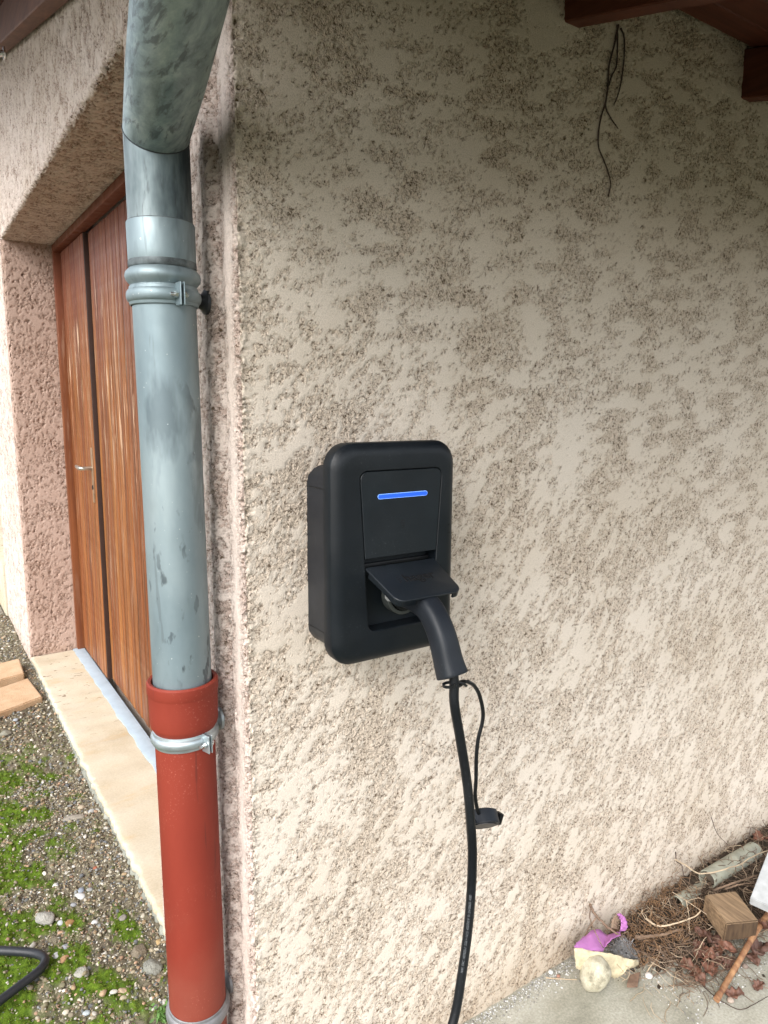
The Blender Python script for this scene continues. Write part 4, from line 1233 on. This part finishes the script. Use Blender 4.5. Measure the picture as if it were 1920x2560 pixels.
# moss: thousands of tiny upright tufts
n = 150000
y = g.uniform(0.38, 2.3, n); x = g.uniform(-0.75, -0.02, n)
i = np.clip(((y - 0.25) / 0.008).astype(int), 0, len(gy_) - 1); j = np.clip(((x + 1.15) / 0.006).astype(int), 0, len(gx_) - 1)
k = g.uniform(0, 1, n) < mossv[i, j]; x, y, i, j = x[k], y[k], i[k], j[k]; n = len(x)
base = np.stack([x, y, GZ[i, j] - 0.001], 1)
a = g.uniform(0, 2 * np.pi, n); hgt = g.uniform(0.0012, 0.0030, n); wd = g.uniform(0.0008, 0.0019, n)
dx = np.stack([np.cos(a), np.sin(a), np.zeros(n)], 1) * wd[:, None]
lean = np.stack([g.normal(0, 0.003, n), g.normal(0, 0.003, n), hgt], 1)
V = np.stack([base - dx, base + dx, base + lean], 1).reshape(-1, 3)
cl_ = np.stack([g.uniform(0.085, 0.17, n), g.uniform(0.15, 0.235, n), g.uniform(0.008, 0.025, n)], 1)
cl_ *= (0.75 + 0.30 * np.clip(nB[i, j] * 0.5 + nC[i, j] * 0.5, -1, 1))[:, None]
cl_ *= g.uniform(0.6, 1.15, (n, 1))
tag(from_arrays('moss', V, np.arange(n * 3).reshape(-1, 3), MOSS, smooth=False, attr={'tint': np.repeat(cl_[:, None], 3, 1).reshape(-1, 3)}),
    'bright green moss spreading over the gravel', 'moss', kind='stuff')

# single stones that stand out: (px, py, long px, wide px, colour, label, sub/jag)
STONES = [
    (200, 2241, 36, 20, (0.62, 0.63, 0.62), 'largest smooth white pebble, lying between two blue-grey ones', 0.02),
    (202, 2226, 20, 17, (0.30, 0.34, 0.40), 'blue-grey pebble touching the upper side of the large white pebble', 0.02),
    (184, 2261, 18, 12, (0.33, 0.34, 0.36), 'small grey pebble just below the large white pebble', 0.03),
    (139, 2212, 17, 14, (0.60, 0.60, 0.57), 'white angular pebble at the edge of the bright moss', 0.08),
    (152, 2306, 19, 16, (0.50, 0.54, 0.56), 'round pale pebble between the concrete chunk and the brown stone', 0.02),
    (174, 2308, 24, 18, (0.36, 0.21, 0.09), 'ochre brown stone beside a round pale pebble', 0.07),
    (237, 2305, 19, 14, (0.60, 0.61, 0.60), 'white flat pebble on bare gravel in front of the sill', 0.03),
    (116, 2296, 58, 34, (0.40, 0.39, 0.35), 'rough light concrete chunk sunk in the moss', 0.09),
    (141, 2388, 20, 19, (0.66, 0.67, 0.67), 'round white pebble just right of the hose bend', 0.02),
    (160, 2397, 24, 20, (0.45, 0.27, 0.15), 'orange-brown stone right of the white pebble by the hose', 0.09),
    (206, 2432, 40, 30, (0.40, 0.39, 0.34), 'porous grey concrete lump below the hose bend', 0.09),
    (380, 2422, 56, 40, (0.27, 0.27, 0.235), 'largest grey concrete lump, close to the red pipe', 0.10),
    (349, 2382, 44, 40, (0.24, 0.20, 0.145), 'earthy brown lump behind the large grey concrete lump', 0.12),
    (189, 2045, 66, 18, (0.31, 0.28, 0.23), 'long flat sliver of grey-brown stone below the sill', 0.07),
    (203, 2018, 20, 15, (0.46, 0.39, 0.29), 'tan rounded pebble above the long stone sliver', 0.03),
    (228, 2029, 18, 20, (0.46, 0.47, 0.46), 'pale grey pebble at the right end of the stone sliver', 0.05),
    (216, 2531, 22, 14, (0.42, 0.47, 0.49), 'blue-grey oval pebble low in the mossy gravel', 0.02),
    (284, 2478, 22, 12, (0.55, 0.54, 0.47), 'pale elongated pebble beside a small moss patch', 0.03),
    (258, 2482, 20, 17, (0.44, 0.31, 0.20), 'tan pink stone left of the elongated pebble', 0.07),
    (307, 2475, 22, 15, (0.40, 0.31, 0.21), 'light brown stone right of the elongated pebble', 0.07),
    (397, 2353, 18, 20, (0.47, 0.33, 0.16), 'yellow-ochre stone against the sill near the red pipe', 0.08),
    (239, 2169, 13, 11, (0.36, 0.12, 0.07), 'small brick-red pebble in the grey gravel', 0.06),
    (226, 2214, 14, 13, (0.24, 0.12, 0.10), 'dark maroon pebble behind the blue-grey pebble', 0.06),
    (255, 2210, 17, 14, (0.50, 0.49, 0.40), 'cream pebble right of the maroon pebble', 0.04),
    (318, 2180, 16, 14, (0.42, 0.40, 0.36), 'light grey pebble by the lower edge of the sill', 0.04),
    (307, 2294, 20, 18, (0.27, 0.25, 0.22), 'dark grey-brown stone amid the bare gravel', 0.08),
    (39, 1800, 14, 13, (0.42, 0.46, 0.50), 'small blue-grey pebble under the edge of the paving slab', 0.03),
    (14, 1834, 30, 18, (0.26, 0.25, 0.20), 'flat greenish grey stone below the paving slabs', 0.06),
    (163, 2365, 20, 14, (0.34, 0.35, 0.38), 'slate grey stone above the white pebble by the hose', 0.06),
]
for x, y, lw, ww, colr, label, jag in STONES:
    P_ = at_z(x, y, 0.047); gz0 = ground_at(P_[0], P_[1]); P_ = at_z(x, y, gz0 + 0.003)
    depth = float(np.dot(P_ - CAM, fw)); k = depth / FPX / 2
    v, f = ICO[3]
    rg = np.random.default_rng(int(x * 7 + y))
    bumpv = sum(rg.uniform(-1, 1) * np.sin(v @ rg.normal(0, 2.3, 3) + rg.uniform(0, 6)) for _ in range(4)) * jag + (jag > 0.055) * 0.22 * jag * np.sign(np.sin(v @ rg.normal(0, 4, 3))) * 2
    a_, b_ = lw * k * 0.9, ww * k * 1.1
    vv_ = v * (1 + bumpv[:, None] * 0.7)
    if jag > 0.055:
        for _ in range(9):
            n_ = rg.normal(0, 1, 3); n_ /= np.linalg.norm(n_); dd = rg.uniform(0.62, 0.85)
            vv_ = vv_ - np.clip(vv_ @ n_ - dd, 0, None)[:, None] * n_ * 0.92
        vv_ = vv_ * (1 + 0.025 * rg.standard_normal((len(v), 1)) * (jag > 0.085)) * 1.12
    W = vv_ * np.array([a_, b_, min(a_, b_) * 0.62])
    th = rg.uniform(-0.4, 0.4) if lw < 60 else 0.25
    dirx = Vector((rt[0], rt[1], 0)).normalized(); an = math.atan2(dirx.y, dirx.x) + th
    c_, s_ = math.cos(an), math.sin(an)
    W = np.stack([W[:, 0] * c_ - W[:, 1] * s_, W[:, 0] * s_ + W[:, 1] * c_, W[:, 2]], 1)
    o = from_arrays('stone', W, f, PEBBLE if jag < 0.085 else M_attr('lump', 0.95, 140, 0.9, 0.005), attr={'tint': np.tile(np.array(colr) * 0.78, (len(v), 1))})
    o.location = (P_[0], P_[1], gz0 + min(a_, b_) * 0.22)
    tag(o, label, 'stone', 'loose stones on the gravel')

# two paving slabs
def slab(name, corners, z0, t, label, tilt):
    b = MB()
    top = [Vector((x, y, z0 + t + dz)) for (x, y), dz in zip(corners, tilt)]
    b.loft([[p - Vector((0, 0, t)) for p in top], top])
    bmesh.ops.bevel(b.bm, geom=list(b.bm.edges), offset=0.005, segments=2, affect='EDGES')
    return tag(b.build(name, SLAB), label, 'paving slab', 'loose paving slabs by the sill')
slab('paving_slab', [(-0.057, 2.76), (-0.030, 2.48), (-0.50, 2.25), (-0.46, 2.55)], 0.035, 0.038, 'sandy paving slab with a rough front edge, lying nearest', (0.006, 0.0, 0.004, 0.012))
slab('paving_slab', [(-0.062, 3.04), (-0.068, 2.80), (-0.50, 2.70), (-0.48, 2.95)], 0.035, 0.05, 'sandy paving slab partly hidden behind a nearer slab', (0.012, 0.008, 0.004, 0.008))

# hose bend
hp = spline([(-0.72, 0.98, 0.064), (-0.52, 0.885, 0.066), (-0.40, 0.805, 0.066), (-0.335, 0.757, 0.066), (-0.298, 0.722, 0.066), (-0.287, 0.690, 0.066), (-0.305, 0.662, 0.066), (-0.345, 0.640, 0.066), (-0.41, 0.606, 0.066), (-0.60, 0.50, 0.064), (-0.9, 0.35, 0.06)], 90)
b = MB(); b.tube(hp, 0.0110, 20); tag(b.build('hose', HOSE), 'dusty black hose sharply bent on the mossy gravel', 'hose')

# weed beside the foot of the red pipe
P_ = at_z(408, 2552, 0.05)
wd_ = tag(empty('weed', P_), 'small leafy green weed at the foot of the red pipe', 'weed')
lv = MB()
for k in range(70):
    a = random.uniform(0, 6.28); r = abs(random.gauss(0, 0.016)); h = random.uniform(0.004, 0.03)
    c = Vector(P_) + Vector((r * math.cos(a), r * math.sin(a), h)); s_ = random.uniform(0.004, 0.008)
    d = Vector((random.gauss(0, 1), random.gauss(0, 1), 0.6)).normalized() * s_; e = d.orthogonal().normalized() * s_ * 0.5
    lv.poly([c - d, c + e, c + d, c - e])
lv.build('foliage', GREEN, wd_, smooth=False)
st = MB()
for k in range(14):
    a = random.uniform(0, 6.28); r = random.uniform(0.005, 0.02)
    st.tube([Vector(P_), Vector(P_) + Vector((r * math.cos(a) * .5, r * math.sin(a) * .5, 0.012)), Vector(P_) + Vector((r * math.cos(a), r * math.sin(a), 0.026))], 0.0008, 5)
st.build('stems', GREEN, wd_)

# ------------------------------------------------------------------ litter at the foot of the wall
# torn carton: cream outside, purple inside
def sheet_strip(name, top, bot, mat, parent, t=0.0012, nseg=24):
    T_, B_ = spline(top, nseg), spline(bot, nseg)
    rows = 6
    V = np.array([[T_[i] * (1 - r / (rows - 1)) + B_[i] * r / (rows - 1) for i in range(nseg)] for r in range(rows)])
    jit = np.random.default_rng(len(name)).normal(0, 0.0011, V.shape); jit[1:-1] *= 1.3; V = V + jit
    F = grid_faces(rows, nseg)
    o = from_arrays(name, V.reshape(-1, 3), F, mat, parent)
    md = o.modifiers.new('thick', 'SOLIDIFY'); md.thickness = t; md.offset = 0
    return o
ct = tag(empty('torn_carton', (0.93, -0.09, 0)), 'torn carton, cream outside and purple inside, crumpled against the wall', 'carton')
A = lambda x, y, z: at_z(1280 + x / 2.592, 1960 + y / 2.592, z)
AY = lambda x, y, Y: at_y(1280 + x / 2.592, 1960 + y / 2.592, Y)
sheet_strip('cream_side', [AY(405, 1060, -0.072), AY(520, 1078, -0.090), AY(640, 1100, -0.106), AY(740, 1128, -0.118), AY(790, 1135, -0.124), AY(830, 1133, -0.120)],
            [AY(412, 1195, -0.075), AY(520, 1230, -0.095), AY(640, 1250, -0.110), AY(690, 1255, -0.118), AY(745, 1205, -0.128), AY(822, 1185, -0.122)], CREAM, ct)
sheet_strip('purple_inside', [AY(405, 1045, -0.070), AY(470, 985, -0.045), AY(555, 940, -0.03), AY(610, 975, -0.04), AY(655, 970, -0.05), AY(700, 950, -0.055)],
            [AY(408, 1062, -0.071), AY(480, 1078, -0.083), AY(575, 1088, -0.09), AY(600, 1062, -0.082), AY(640, 1010, -0.078), AY(705, 985, -0.07)], PURPLE, ct)
sheet_strip('purple_curl', [AY(680, 845, -0.062), AY(705, 838, -0.066), AY(735, 870, -0.070), AY(745, 915, -0.070), AY(742, 945, -0.068)],
            [AY(700, 870, -0.064), AY(705, 880, -0.066), AY(708, 905, -0.068), AY(705, 930, -0.068), AY(690, 960, -0.066)], PURPLE, ct)
sheet_strip('brown_curl', [AY(682, 845, -0.058), AY(660, 860, -0.055), AY(645, 900, -0.052), AY(640, 935, -0.05)],
            [AY(690, 905, -0.058), AY(685, 915, -0.056), AY(690, 925, -0.054), AY(695, 940, -0.052)], M_simple('brown_card', (0.28, 0.20, 0.14), 0.8), ct)
# egg-shaped stone
P_ = A(545, 1340, 0.0)
ek = float(np.dot(P_ - CAM, fw)) / FPX / 2.592
v, f = ICO[3]
bm = bmesh.new(); bmesh.ops.create_uvsphere(bm, u_segments=40, v_segments=26, radius=1.0)
r_ = 108 * ek
for vv in bm.verts:
    vv.co = Vector((vv.co.x * r_ * (1 - 0.10 * vv.co.z), vv.co.y * r_ * 0.95, vv.co.z * r_ * 1.15)) * (1 + 0.035 * math.sin(vv.co.x * 3 + vv.co.z * 2) + 0.02 * math.sin(vv.co.y * 7 + 1) + 0.012 * math.sin(vv.co.x * 13 + vv.co.z * 9))
me = bpy.data.meshes.new('stone'); bm.to_mesh(me); bm.free()
o = link('stone', me, EGG); c = A(545, 1240, r_ * 0.9); o.location = (c[0] + 0.002, c[1] + 0.006, r_ * 0.95); o.scale = (1.0, 0.92, 0.95); o.rotation_euler = (0.35, -0.25, 0.4)
tag(o, 'smooth dirty cream egg-shaped stone leaning on the torn carton', 'stone')

def add_block(name, cat, label, tl, tr, br, bl, z, t, mat, bev=0.003, dz=(0, 0, 0, 0), end=None):
    top = [Vector(at_z(1280 + x / 2.592, 1960 + y / 2.592, z + d_)) for (x, y), d_ in zip((tl, tr, br, bl), dz)]
    n_ = (top[1] - top[0]).cross(top[3] - top[0]).normalized()
    if n_.z < 0: n_ = -n_
    b = MB(); b.loft([[p - n_ * t for p in top], top])
    bmesh.ops.bevel(b.bm, geom=list(b.bm.edges), offset=bev, segments=2, affect='EDGES')
    o = b.build(name, mat)
    if end is not None:
        o.data.materials.append(end); c4 = (top[2] + top[3]) / 2; back = (top[0] + top[1]) / 2; dirn = (c4 - back).normalized()
        for p_ in o.data.polygons:
            if p_.normal.dot(dirn) > 0.8: p_.material_index = 1
    return tag(o, label, cat)
add_block('wood_block', 'wood block', 'sawn offcut of weathered brown wood lying on the dry twigs', (1250, 715), (1450, 690), (1602, 887), (1388, 908), 0.104, 0.058, OLDWOOD, 0.003, (0.010, 0.010, 0, 0), ENDGRAIN)
add_block('stone_slab', 'stone slab', 'pale grey stone slab tipped over the wood block at the right edge', (1700, 330), (2000, 420), (1900, 900), (1545, 735), 0.14, 0.030, SLABG, 0.002, (0.075, 0.07, -0.005, -0.005))
# two lengths of old pipe
def old_pipe(p0, p1, r, label):
    p0, p1 = Vector(p0), Vector(p1)
    t = tag(empty('pipe_piece', p0), label, 'pipe', 'old pipe lengths along the wall foot')
    d = (p1 - p0); L_ = d.length
    b = MB(); b.lathe([(r * 0.86, 0.05), (r * 0.86, 0.001), (r * 0.92, -0.001), (r, 0.001), (r * 1.0, L_ * 0.5), (r * 0.98, L_), (r * 0.5, L_ + 0.004)], p0, d, 32); b.build('tube', PIPEW, t)
    b = MB(); b.lathe([(0.0, 0.03), (r * 0.85, 0.03)], p0, d, 24); b.build('mud_plug', M_simple('mud', (0.17, 0.14, 0.11), 0.9), t)
old_pipe(AY(1262, 618, -0.062), AY(1570, 430, -0.050), 0.027, 'longer grey-green pipe piece with its open end towards the door side')
old_pipe(AY(1065, 775, -0.055), AY(1235, 672, -0.045), 0.021, 'short broken pipe piece lying below the longer one')
# stick
sp_ = spline([A(1325, 1398, 0.012), A(1400, 1270, 0.020), A(1470, 1150, 0.032), A(1555, 1000, 0.048), A(1640, 870, 0.06), A(1720, 760, 0.065)], 30)
b = MB(); b.tube(sp_, [(0.0085 if i < 2 else 0.0070) + random.uniform(-0.0005, 0.0005) + 0.0014 * i / 30 for i in range(30)], 12)
sk = tag(b.build('stick', BARK), 'peeled reddish stick running under the wood block', 'stick')
# wood chip and little white stone
add_block('wood_chip', 'wood chip', 'small dark brown wood chip in front of the torn carton', (765, 1235), (830, 1215), (815, 1290), (745, 1290), 0.020, 0.014, M_simple('dark_chip', (0.17, 0.105, 0.07), 0.85, 0, 0.4, 80), 0.001)
for x, y, r, colr, label in ((885, 1240, 24, (0.62, 0.58, 0.54), 'small white angular stone in front of the twigs'), (252, 1215, 16, (0.55, 0.56, 0.54), 'tiny pale pebble at the wall foot left of the carton'),
                      (300, 1240, 12, (0.40, 0.22, 0.16), 'tiny reddish pebble left of the carton'), (1415, 1402, 22, (0.36, 0.29, 0.24), 'brownish pebble beside the stick end'), (1510, 1178, 20, (0.22, 0.17, 0.14), 'dark brown pebble right of the stick')):
    P_ = A(x, y, 0.004); k = float(np.dot(P_ - CAM, fw)) / FPX / 2.592
    rg = np.random.default_rng(x)
    v, f = ICO[2]; W = v * (1 + 0.12 * np.sin(v @ rg.normal(0, 2.5, 3))[:, None]) * np.array([r * k * 1.1, r * k, r * k * 0.7])
    o = from_arrays('stone', W, f, PEBBLE, attr={'tint': np.tile(np.array(colr), (len(v), 1))}); o.location = (P_[0], P_[1], r * k * 0.5)
    tag(o, label, 'stone', 'small stones on the concrete')

# fallen leaves, each its own crumpled sheet
def leaf(x, y, z, s, label, seed, rot=None):
    rg = random.Random(seed); P_ = Vector(A(x, y, z)); k = float(np.dot(np.array(P_) - CAM, fw)) / FPX / 2.592
    R_ = s * k
    nx_, ny_ = 13, 9
    V = []; ph = [rg.uniform(0, 6.28) for _ in range(4)]
    for jv in range(ny_):
        for iu in range(nx_):
            u = iu / (nx_ - 1) * 2 - 1; w = jv / (ny_ - 1) * 2 - 1
            wid = (1 - u * u) ** 0.5 * (0.62 + 0.16 * math.cos(u * 9 + ph[0])) + 0.03
            px_, py_ = u * 1.0, w * wid
            h = 0.34 * abs(w) ** 1.3 * wid * 1.6 + 0.16 * math.sin(u * 4 + ph[1]) + 0.15 * math.sin(w * 5 + u * 3 + ph[2]) + 0.10 * math.sin(u * 8 - w * 4 + ph[3])
            V.append((px_ * R_, py_ * R_, (h + 0.18) * R_))
    o = from_arrays('leaf', np.array(V), grid_faces(ny_, nx_), LEAF)
    md = o.modifiers.new('thick', 'SOLIDIFY'); md.thickness = 0.0006
    o.location = P_; o.rotation_euler = (rg.uniform(-0.4, 0.4), rg.uniform(-0.4, 0.4), rot if rot is not None else rg.uniform(0, 6.28))
    return tag(o, label, 'leaf', 'dry brown leaves in the corner')
for i, (x, y, z, s, label) in enumerate([
    (1150, 1195, 0.008, 62, 'curled brown leaf farthest out on the concrete, left of the leaf cluster'),
    (1205, 1265, 0.008, 60, 'greyish brown leaf standing on the concrete below the curled one'),
    (1285, 1215, 0.006, 66, 'rust brown leaf crumpled at the front of the leaf cluster'),
    (1285, 1015, 0.030, 72, 'broad reddish leaf under the left corner of the wood block'),
    (1230, 985, 0.035, 52, 'dark leaf tucked behind the broad reddish leaf'),
    (1375, 1075, 0.022, 74, 'folded rust leaf in front of the wood block'),
    (1250, 1120, 0.014, 70, 'dark brown leaf in the middle of the leaf cluster'),
    (1215, 1075, 0.016, 55, 'thin brown leaf left of the middle of the cluster'),
    (1330, 1140, 0.012, 55, 'small brown leaf between the cluster and the stick'),
    (1400, 1165, 0.010, 48, 'brown leaf touching the left side of the stick'),
    (1600, 1075, 0.020, 82, 'large veined brown leaf right of the stick'),
    (1560, 1140, 0.010, 55, 'flat brown leaf just below the large veined leaf'),
    (1635, 935, 0.055, 62, 'orange brown leaf against the right side of the wood block'),
    (1445, 1372, 0.006, 58, 'dark crinkled leaf lying alone right of the stick end'),
    (1600, 1310, 0.006, 44, 'reddish leaf scrap near the right edge on the concrete'),
    (1600, 355, 0.05, 60, 'rusty leaf behind the pipe at the far end of the wall'),
]):
    leaf(x, y, z, s, label, 100 + i)

# larger twigs, one by one
TW = [
    ([(488, 768, .135), (520, 815, .118), (560, 870, .10), (620, 925, .08), (690, 975, .06), (720, 990, .05)], 0.0042, TWIG, 'forked grey twig standing up against the wall behind the carton'),
    ([(545, 868, .105), (500, 930, .085), (465, 1010, .075), (450, 1090, .06), (449, 1135, .05)], 0.0022, TWIG, 'thin twig hanging over the cream side of the carton'),
    ([(495, 780, .13), (505, 870, .105), (540, 960, .095), (580, 1040, .08), (605, 1080, .06)], 0.0018, TWIG, 'fine dark twig crossing the purple card'),
    ([(800, 990, .035), (890, 985, .04), (980, 975, .042), (1060, 950, .045), (1105, 938, .045)], 0.0050, TWIG, 'pale brown branch lying across the dry weeds'),
    ([(870, 870, .06), (920, 910, .06), (990, 920, .06), (1080, 895, .065), (1180, 860, .07), (1220, 825, .075)], 0.0028, TWIGL, 'pale curved stalk arching left of the wood block'),
    ([(1060, 490, .17), (1115, 520, .15), (1180, 565, .13), (1215, 580, .12), (1290, 575, .115), (1400, 545, .12), (1480, 520, .12), (1560, 470, .125), (1659, 430, .13)], 0.0026, TWIGL, 'long pale stalk bowing in front of the grey pipe'),
    ([(1060, 440, .19), (1065, 500, .16), (1100, 530, .14), (1112, 600, .11)], 0.0018, VINE, 'dark thin stem rising against the wall above the pipe'),
    ([(870, 1225, .004), (905, 1170, .012), (950, 1110, .02), (960, 1045, .03), (940, 1080, .02)], 0.0016, TWIGL, 'bent straw stalk beside the small white stone'),
    ([(1240, 1310, .004), (1300, 1365, .004), (1380, 1420, .004), (1480, 1462, .003), (1580, 1420, .004), (1660, 1375, .005)], 0.0014, VINE, 'long thin dark stem curving over the concrete below the stick'),
    ([(1540, 1268, .004), (1600, 1300, .008), (1659, 1325, .006)], 0.0016, TWIG, 'short twig with a leaf scrap at the right edge'),
    ([(700, 1000, .05), (820, 1080, .03), (960, 1120, .02), (1000, 1160, .008)], 0.0016, TWIG, 'brown twig pointing out of the grey fluff'),
    ([(220, 1255, .003), (300, 1262, .003), (420, 1268, .004)], 0.0016, TWIGL, 'straw lying at the wall foot left of the carton'),
    ([(1300, 690, .09), (1440, 640, .10), (1560, 600, .10), (1600, 590, .11)], 0.0034, TWIG, 'brown twig behind the wood block'),
    ([(1380, 680, .095), (1480, 650, .10), (1570, 640, .10)], 0.0026, TWIG, 'second brown twig lower down behind the wood block'),
    ([(1130, 760, .08), (1145, 850, .06), (1150, 960, .04)], 0.0014, TWIGL, 'fine upright stalk in front of the short pipe piece'),
    ([(1040, 700, .10), (1150, 770, .08), (1260, 845, .07)], 0.0012, TWIGL, 'fine slanting stalk below the short pipe piece'),
    ([(1290, 215, .22), (1330, 320, .19), (1400, 395, .16)], 0.0012, VINE, 'hair-thin stem sloping on the wall above the grey pipe'),
    ([(1545, 285, .17), (1530, 370, .14)], 0.0012, VINE, 'hair-thin upright stem at the far end of the grey pipe'),
]
for pts, r, mat, label in TW:
    W = [A(x, y, z) for x, y, z in pts]
    for p_ in W: p_[1] = min(p_[1], -0.006)
    sp2 = spline(W, 26); rg = random.Random(int(pts[0][0]))
    sp2 = [p_ + np.array([rg.uniform(-1, 1), rg.uniform(-1, 0.4), rg.uniform(-1, 1)]) * r * 0.35 for p_ in sp2]
    b = MB(); b.tube(sp2, [r * (1 - 0.45 * i / 25) for i in range(26)], 7)
    tag(b.build('twig', mat), label, 'twig', 'single twigs in the litter')

# tangled dry weeds: one mass
def tangle(name, label, cnt, box, hfun, mat, rad, seed, length=(0.03, 0.10), curl=0.5):
    g_ = np.random.default_rng(seed); V = []; F = []; nb = 0
    for _ in range(cnt):
        x = g_.uniform(box[0], box[1]); yy_ = g_.uniform(box[2], box[3]); top = hfun(x, yy_)
        if top <= 0: continue
        p = np.array([x, yy_, g_.uniform(0.0, 1) * top + 0.002])
        d = g_.normal(0, 1, 3); d[2] *= 0.35; d /= np.linalg.norm(d)
        L_ = g_.uniform(*length); r = rad * g_.uniform(0.6, 1.3); pts = [p.copy()]
        for s_ in range(5):
            d = d + g_.normal(0, curl, 3) * 0.5; d /= np.linalg.norm(d); p = p + d * L_ / 5
            p[1] = min(p[1], -0.005); p[2] = min(max(p[2], 0.002), top + 0.02); pts.append(p.copy())
        for q_ in range(6):
            t_ = pts[min(q_ + 1, 5)] - pts[max(q_ - 1, 0)]; t_ = t_ / (np.linalg.norm(t_) + 1e-9)
            e_ = np.cross(t_, [0.3, 0.2, 0.93]); e_ /= np.linalg.norm(e_) + 1e-9; f_ = np.cross(t_, e_)
            for a in (0, 2.094, 4.189): V.append(pts[q_] + (e_ * math.cos(a) + f_ * math.sin(a)) * r)
        for q_ in range(5):
            for a in range(3):
                F.append((nb + q_ * 3 + a, nb + q_ * 3 + (a + 1) % 3, nb + q_ * 3 + 3 + (a + 1) % 3, nb + q_ * 3 + 3 + a))
        nb += 18
    return tag(from_arrays(name, np.array(V), np.array(F), mat), label, 'dry weeds', kind='stuff')
heap = lambda x, y: 0.070 * np.clip((x - 0.93) / 0.45, 0, 1) ** 0.8 * np.clip((y + 0.27 + 0.03 * math.sin(x * 17)) / 0.22, 0, 1)
tangle('dry_weeds', 'tangle of dark dry twigs heaped along the wall foot', 1500, (1.08, 1.95, -0.27, -0.008), heap, TWIG, 0.0010, 3)
tangle('dry_weeds', 'rusty tangle of dry weeds between the carton and the wood block', 520, (1.04, 1.36, -0.15, -0.006), lambda x, y: heap(x, y) + 0.02, WEEDY, 0.0008, 4, (0.02, 0.06), 0.8)
tangle('dry_weeds', 'pale straw bits over the heap of twigs', 260, (0.95, 1.8, -0.26, -0.01), lambda x, y: heap(x, y) + 0.008, TWIGL, 0.0009, 6)
fx = A(720, 1065, 0.03)
tangle('grey_fluff', 'grey ball of fluff and hair behind the carton', 700, (fx[0] - 0.028, fx[0] + 0.03, fx[1] - 0.025, fx[1] + 0.025), lambda x, y: max(0.0, 0.055 * (1 - ((x - fx[0]) ** 2 + (y - fx[1]) ** 2) / 0.0011)), LINT, 0.0006, 8, (0.01, 0.035), 1.2)
# heap core of earth under the twigs
hx, hyv = np.arange(0.95, 2.2, 0.012), np.arange(-0.34, 0.001, 0.012)
HX, HY = np.meshgrid(hx, hyv)
hn = fft_noise(len(hyv), len(hx), 0.012, 0.05, 0.6, 0, 1, 44)
HZ = -0.008 + 0.050 * np.clip((HX - 0.98) / 0.45, 0, 1) ** 0.8 * np.clip((HY + 0.25 + 0.03 * np.sin(HX * 17)) / 0.22, 0, 1) + 0.004 * hn
tag(from_arrays('earth', np.stack([HX, HY, HZ], -1).reshape(-1, 3), grid_faces(*HX.shape), M_simple('dark_litter_earth', (0.060, 0.045, 0.033), 0.95, 0, 0.5, 70, 0.8, 0.2, 0.006)), 'dark crumbly earth under the dry twigs', 'earth', kind='stuff')
# white fluff caught on the stems and grit along the wall foot
n = 2600
x = g.uniform(0.30, 1.15, n) ; y = -0.004 - np.abs(g.normal(0, 0.022, n)); 
x2 = g.uniform(1.0, 1.45, 1500); y2 = g.uniform(-0.32, -0.12, 1500)
x = np.concatenate([x, x2]); y = np.concatenate([y, y2]); n = len(x)
size = 0.0008 + 0.0022 * g.random(n) ** 3
gc = np.array([(0.45, 0.45, 0.44), (0.60, 0.60, 0.59), (0.28, 0.27, 0.25), (0.20, 0.19, 0.17)])[g.integers(0, 4, n)] * g.uniform(0.8, 1.15, (n, 1))
pebble_mass('grit', np.stack([x, y, size * 0.3], 1), size, 1, PEBBLE, gc, g, 'pale grit strewn along the foot of the wall')
